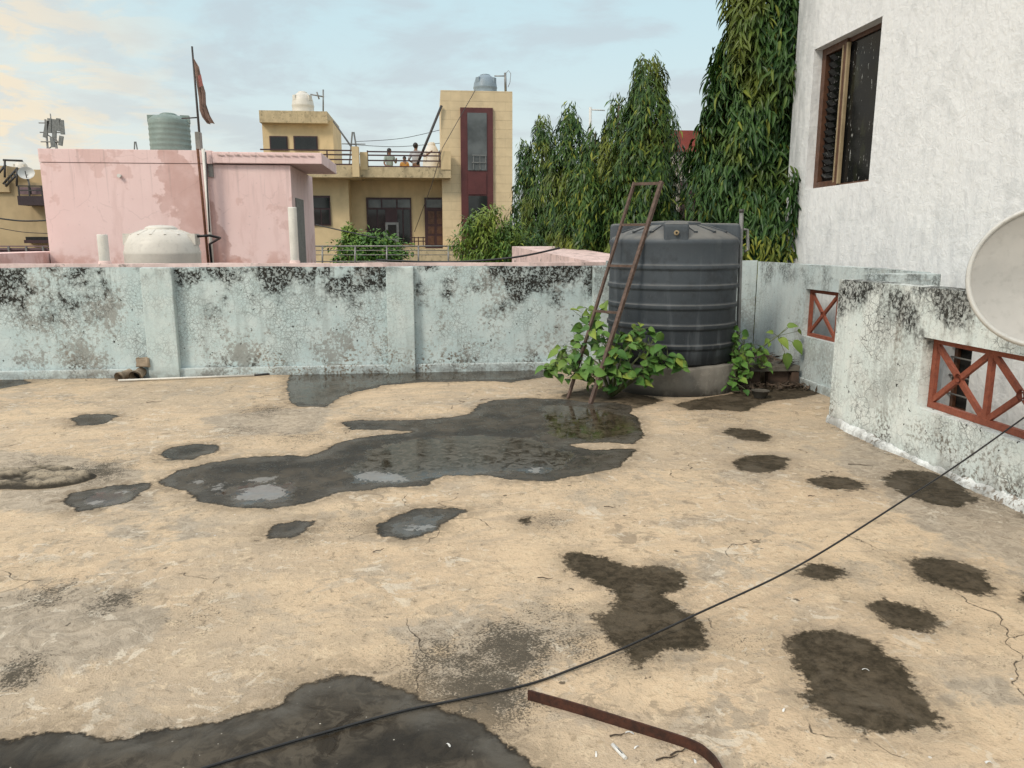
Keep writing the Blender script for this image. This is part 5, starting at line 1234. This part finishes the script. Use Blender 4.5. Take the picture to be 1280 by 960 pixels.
# pylon and wires behind the yellow house
def pylon(px, y0, y1, Y, lab):
    a, b = AY(px, y0, Y), AY(px, y1, Y); t_ = thing('pylon', lab, 'pylon', (b.x, Y, -6.4)); w = 1.2
    for s in (-1, 1): MB().tube([(b.x+s*3, Y, -6.4), (a.x+s*.1, Y, a.z)], .12, 5).build('leg', M['steel'], t_)
    for i, k in enumerate((.93, .87, .81)): z = -6.4+(a.z+6.4)*k; MB().tube([(a.x-1.6, Y, z), (a.x+1.6, Y, z)], .07, 5).build('crossarm', M['steel'], t_)
    return t_
pylon(441.5, 165, 190, 110, 'thin lattice pylon far behind the yellow house terrace'); pylon(169, 177, 190, 150, 'tiny distant pylon peeping over the pink roof')
for k, (a_, b_, lab) in enumerate((((445, 177), (560, 160), 'upper overhead wire behind the terrace'), ((430, 180), (560, 178), 'lower overhead wire behind the terrace'))):
    p, q = AY(*a_, 60), AY(*b_, 60); path_obj('overhead_cable', smooth([p, (p+q)/2-Vector((0, 0, .25)), q]), .02, M['darkmetal'], label=lab, cat='cable')
# cable sagging in front of the yellow house down behind the parapet
path_obj('overhead_cable', smooth([AY(395, 281, 22), AY(440, 291, 20), AY(470, 297, 19)]), .016, M['black'], label='dark cable sagging across the yellow house front', cat='cable')
path_obj('overhead_cable', smooth([AY(470, 325, 12), AY(560, 327.5, 11.5), AY(640, 322, 11), AY(700, 310, 11)]), .014, M['black'], label='cable hanging in front of the sloping pink wall', cat='cable')
# red and cream building glimpsed between the trees
rb = thing('red_house', 'red and cream house glimpsed between the two largest trees', 'house', (6.4, 26, -6.4))
yb('upper_wall', M['red'], 800, 163, 925, 190, 26, 4, rb); yb('wall', M['cream'], 790, 190, 935, 330, 26.1, 4, rb, zlow=-6.4)
w_ = yb('door', M['maroond'], 850, 226, 895, 300, 26.0, .09, rb)
mp = thing('pipe_mast', 'slim white pipe mast rising behind the tree row', 'pipe', AY(738, 240, 24))
bar('pipe', [AY(738, 240, 24), AY(738, 134, 24)], .045, M['whitepaint'], mp); bar('arm', [AY(738, 137, 24), AY(756, 138, 24)], .02, M['whitepaint'], mp)

# ------------------------------------------------------------------ sky, sun, camera
SUN_EL, SUN_AZ = math.radians(42), math.atan2(-.72, -.66)      # from the left, a little behind the camera
w = bpy.data.worlds.new('World'); sc.world = w; w.use_nodes = True; nt = w.node_tree; nt.nodes.clear()
class WN(Mat):
    def __init__(s, nt): s.nt = nt; s._pos = None
W = WN(nt)
sky = W.node('ShaderNodeTexSky', sky_type='NISHITA', sun_disc=False); sky.sun_elevation = SUN_EL; sky.sun_rotation = SUN_AZ; sky.air_density = 1.2; sky.dust_density = 3.0
skyc = W.scale(sky.outputs[0], (.10, .10, .10))
gen = W.node('ShaderNodeTexCoord').outputs['Generated']
dx, dy_, dz = W.xyz(gen)
zz = W.mx(dz, .0)
den = W.add(zz, .16)
cv = W.node('ShaderNodeCombineXYZ', {0: W.math('DIVIDE', dx, den), 1: W.math('DIVIDE', dy_, den), 2: 0.0}).outputs[0]
cl = W.noise(1.15, 7, .58, .5, cv); cl2 = W.noise(3.2, 6, .6, .4, W.vadd(cv, (4, 2, 0)))
over = W.mix(W.mr(zz, .0, .30), (.78, .83, .80), (.60, .795, .85))            # pale overcast veil, cyan higher up
over = W.mix(W.mr(zz, .28, .9), over, (1.20, 1.24, 1.27))                       # bright overhead cloud deck
cloud = W.mr(W.add(W.mul(cl, .65), W.mul(cl2, .35)), .45, .58)
over = W.mix(W.mul(cloud, W.mr(zz, .02, .12, .25, .55)), over, (.56, .60, .635))
left = W.mr(W.add(W.mul(dx, -.80), W.mul(dy_, .60)), .74, .97)
lit = W.mul(W.mr(W.noise(4.6, 6, .62, .6, W.vadd(cv, (1.5, .3, 0))),   .43, .58), W.mul(left, W.mr(zz, .05, .12)))
over = W.mix(W.mul(left, .6), over, (.92, .87, .74))
over = W.mix(W.mul(lit, .95), over, (1.05, .84, .56))
over = W.mix(W.mul(left, W.mr(zz, .02, .3, 0, .0)), over, (1, .9, .7))
col = W.mix(.86, skyc, over)
bgn = W.node('ShaderNodeBackground', {'Color': col, 'Strength': 1.08})
wo = W.node('ShaderNodeOutputWorld', {'Surface': bgn.outputs[0]})
sl_ = bpy.data.lights.new('sun', 'SUN'); sl_.energy = 1.85; sl_.angle = math.radians(14); sl_.color = (1, .90, .76)
so = bpy.data.objects.new('sun', sl_); C.objects.link(so)
sd_ = Vector((math.sin(SUN_AZ)*math.cos(SUN_EL), math.cos(SUN_AZ)*math.cos(SUN_EL), math.sin(SUN_EL)))
so.rotation_euler = sd_.to_track_quat('Z', 'Y').to_euler(); so.location = (0, 0, 20)
cam = bpy.data.cameras.new('camera'); co = bpy.data.objects.new('camera', cam); C.objects.link(co)
cam.sensor_width = 36; cam.lens = 36*F/1280; cam.clip_start = .05; cam.clip_end = 3000
fwd = Vector((SY*math.cos(PITCH), CY*math.cos(PITCH), -math.sin(PITCH)))
co.location = (0, 0, CAMH); co.rotation_euler = fwd.to_track_quat('-Z', 'Y').to_euler()
sc.camera = co
sc.view_settings.view_transform = 'Standard'; sc.view_settings.look = 'None'; sc.view_settings.exposure = 0; sc.view_settings.gamma = 1
sc.cycles.use_adaptive_sampling = True; sc.cycles.adaptive_threshold = .02; sc.cycles.max_bounces = 4; sc.cycles.diffuse_bounces = 2; sc.cycles.glossy_bounces = 2; sc.cycles.use_denoising = True
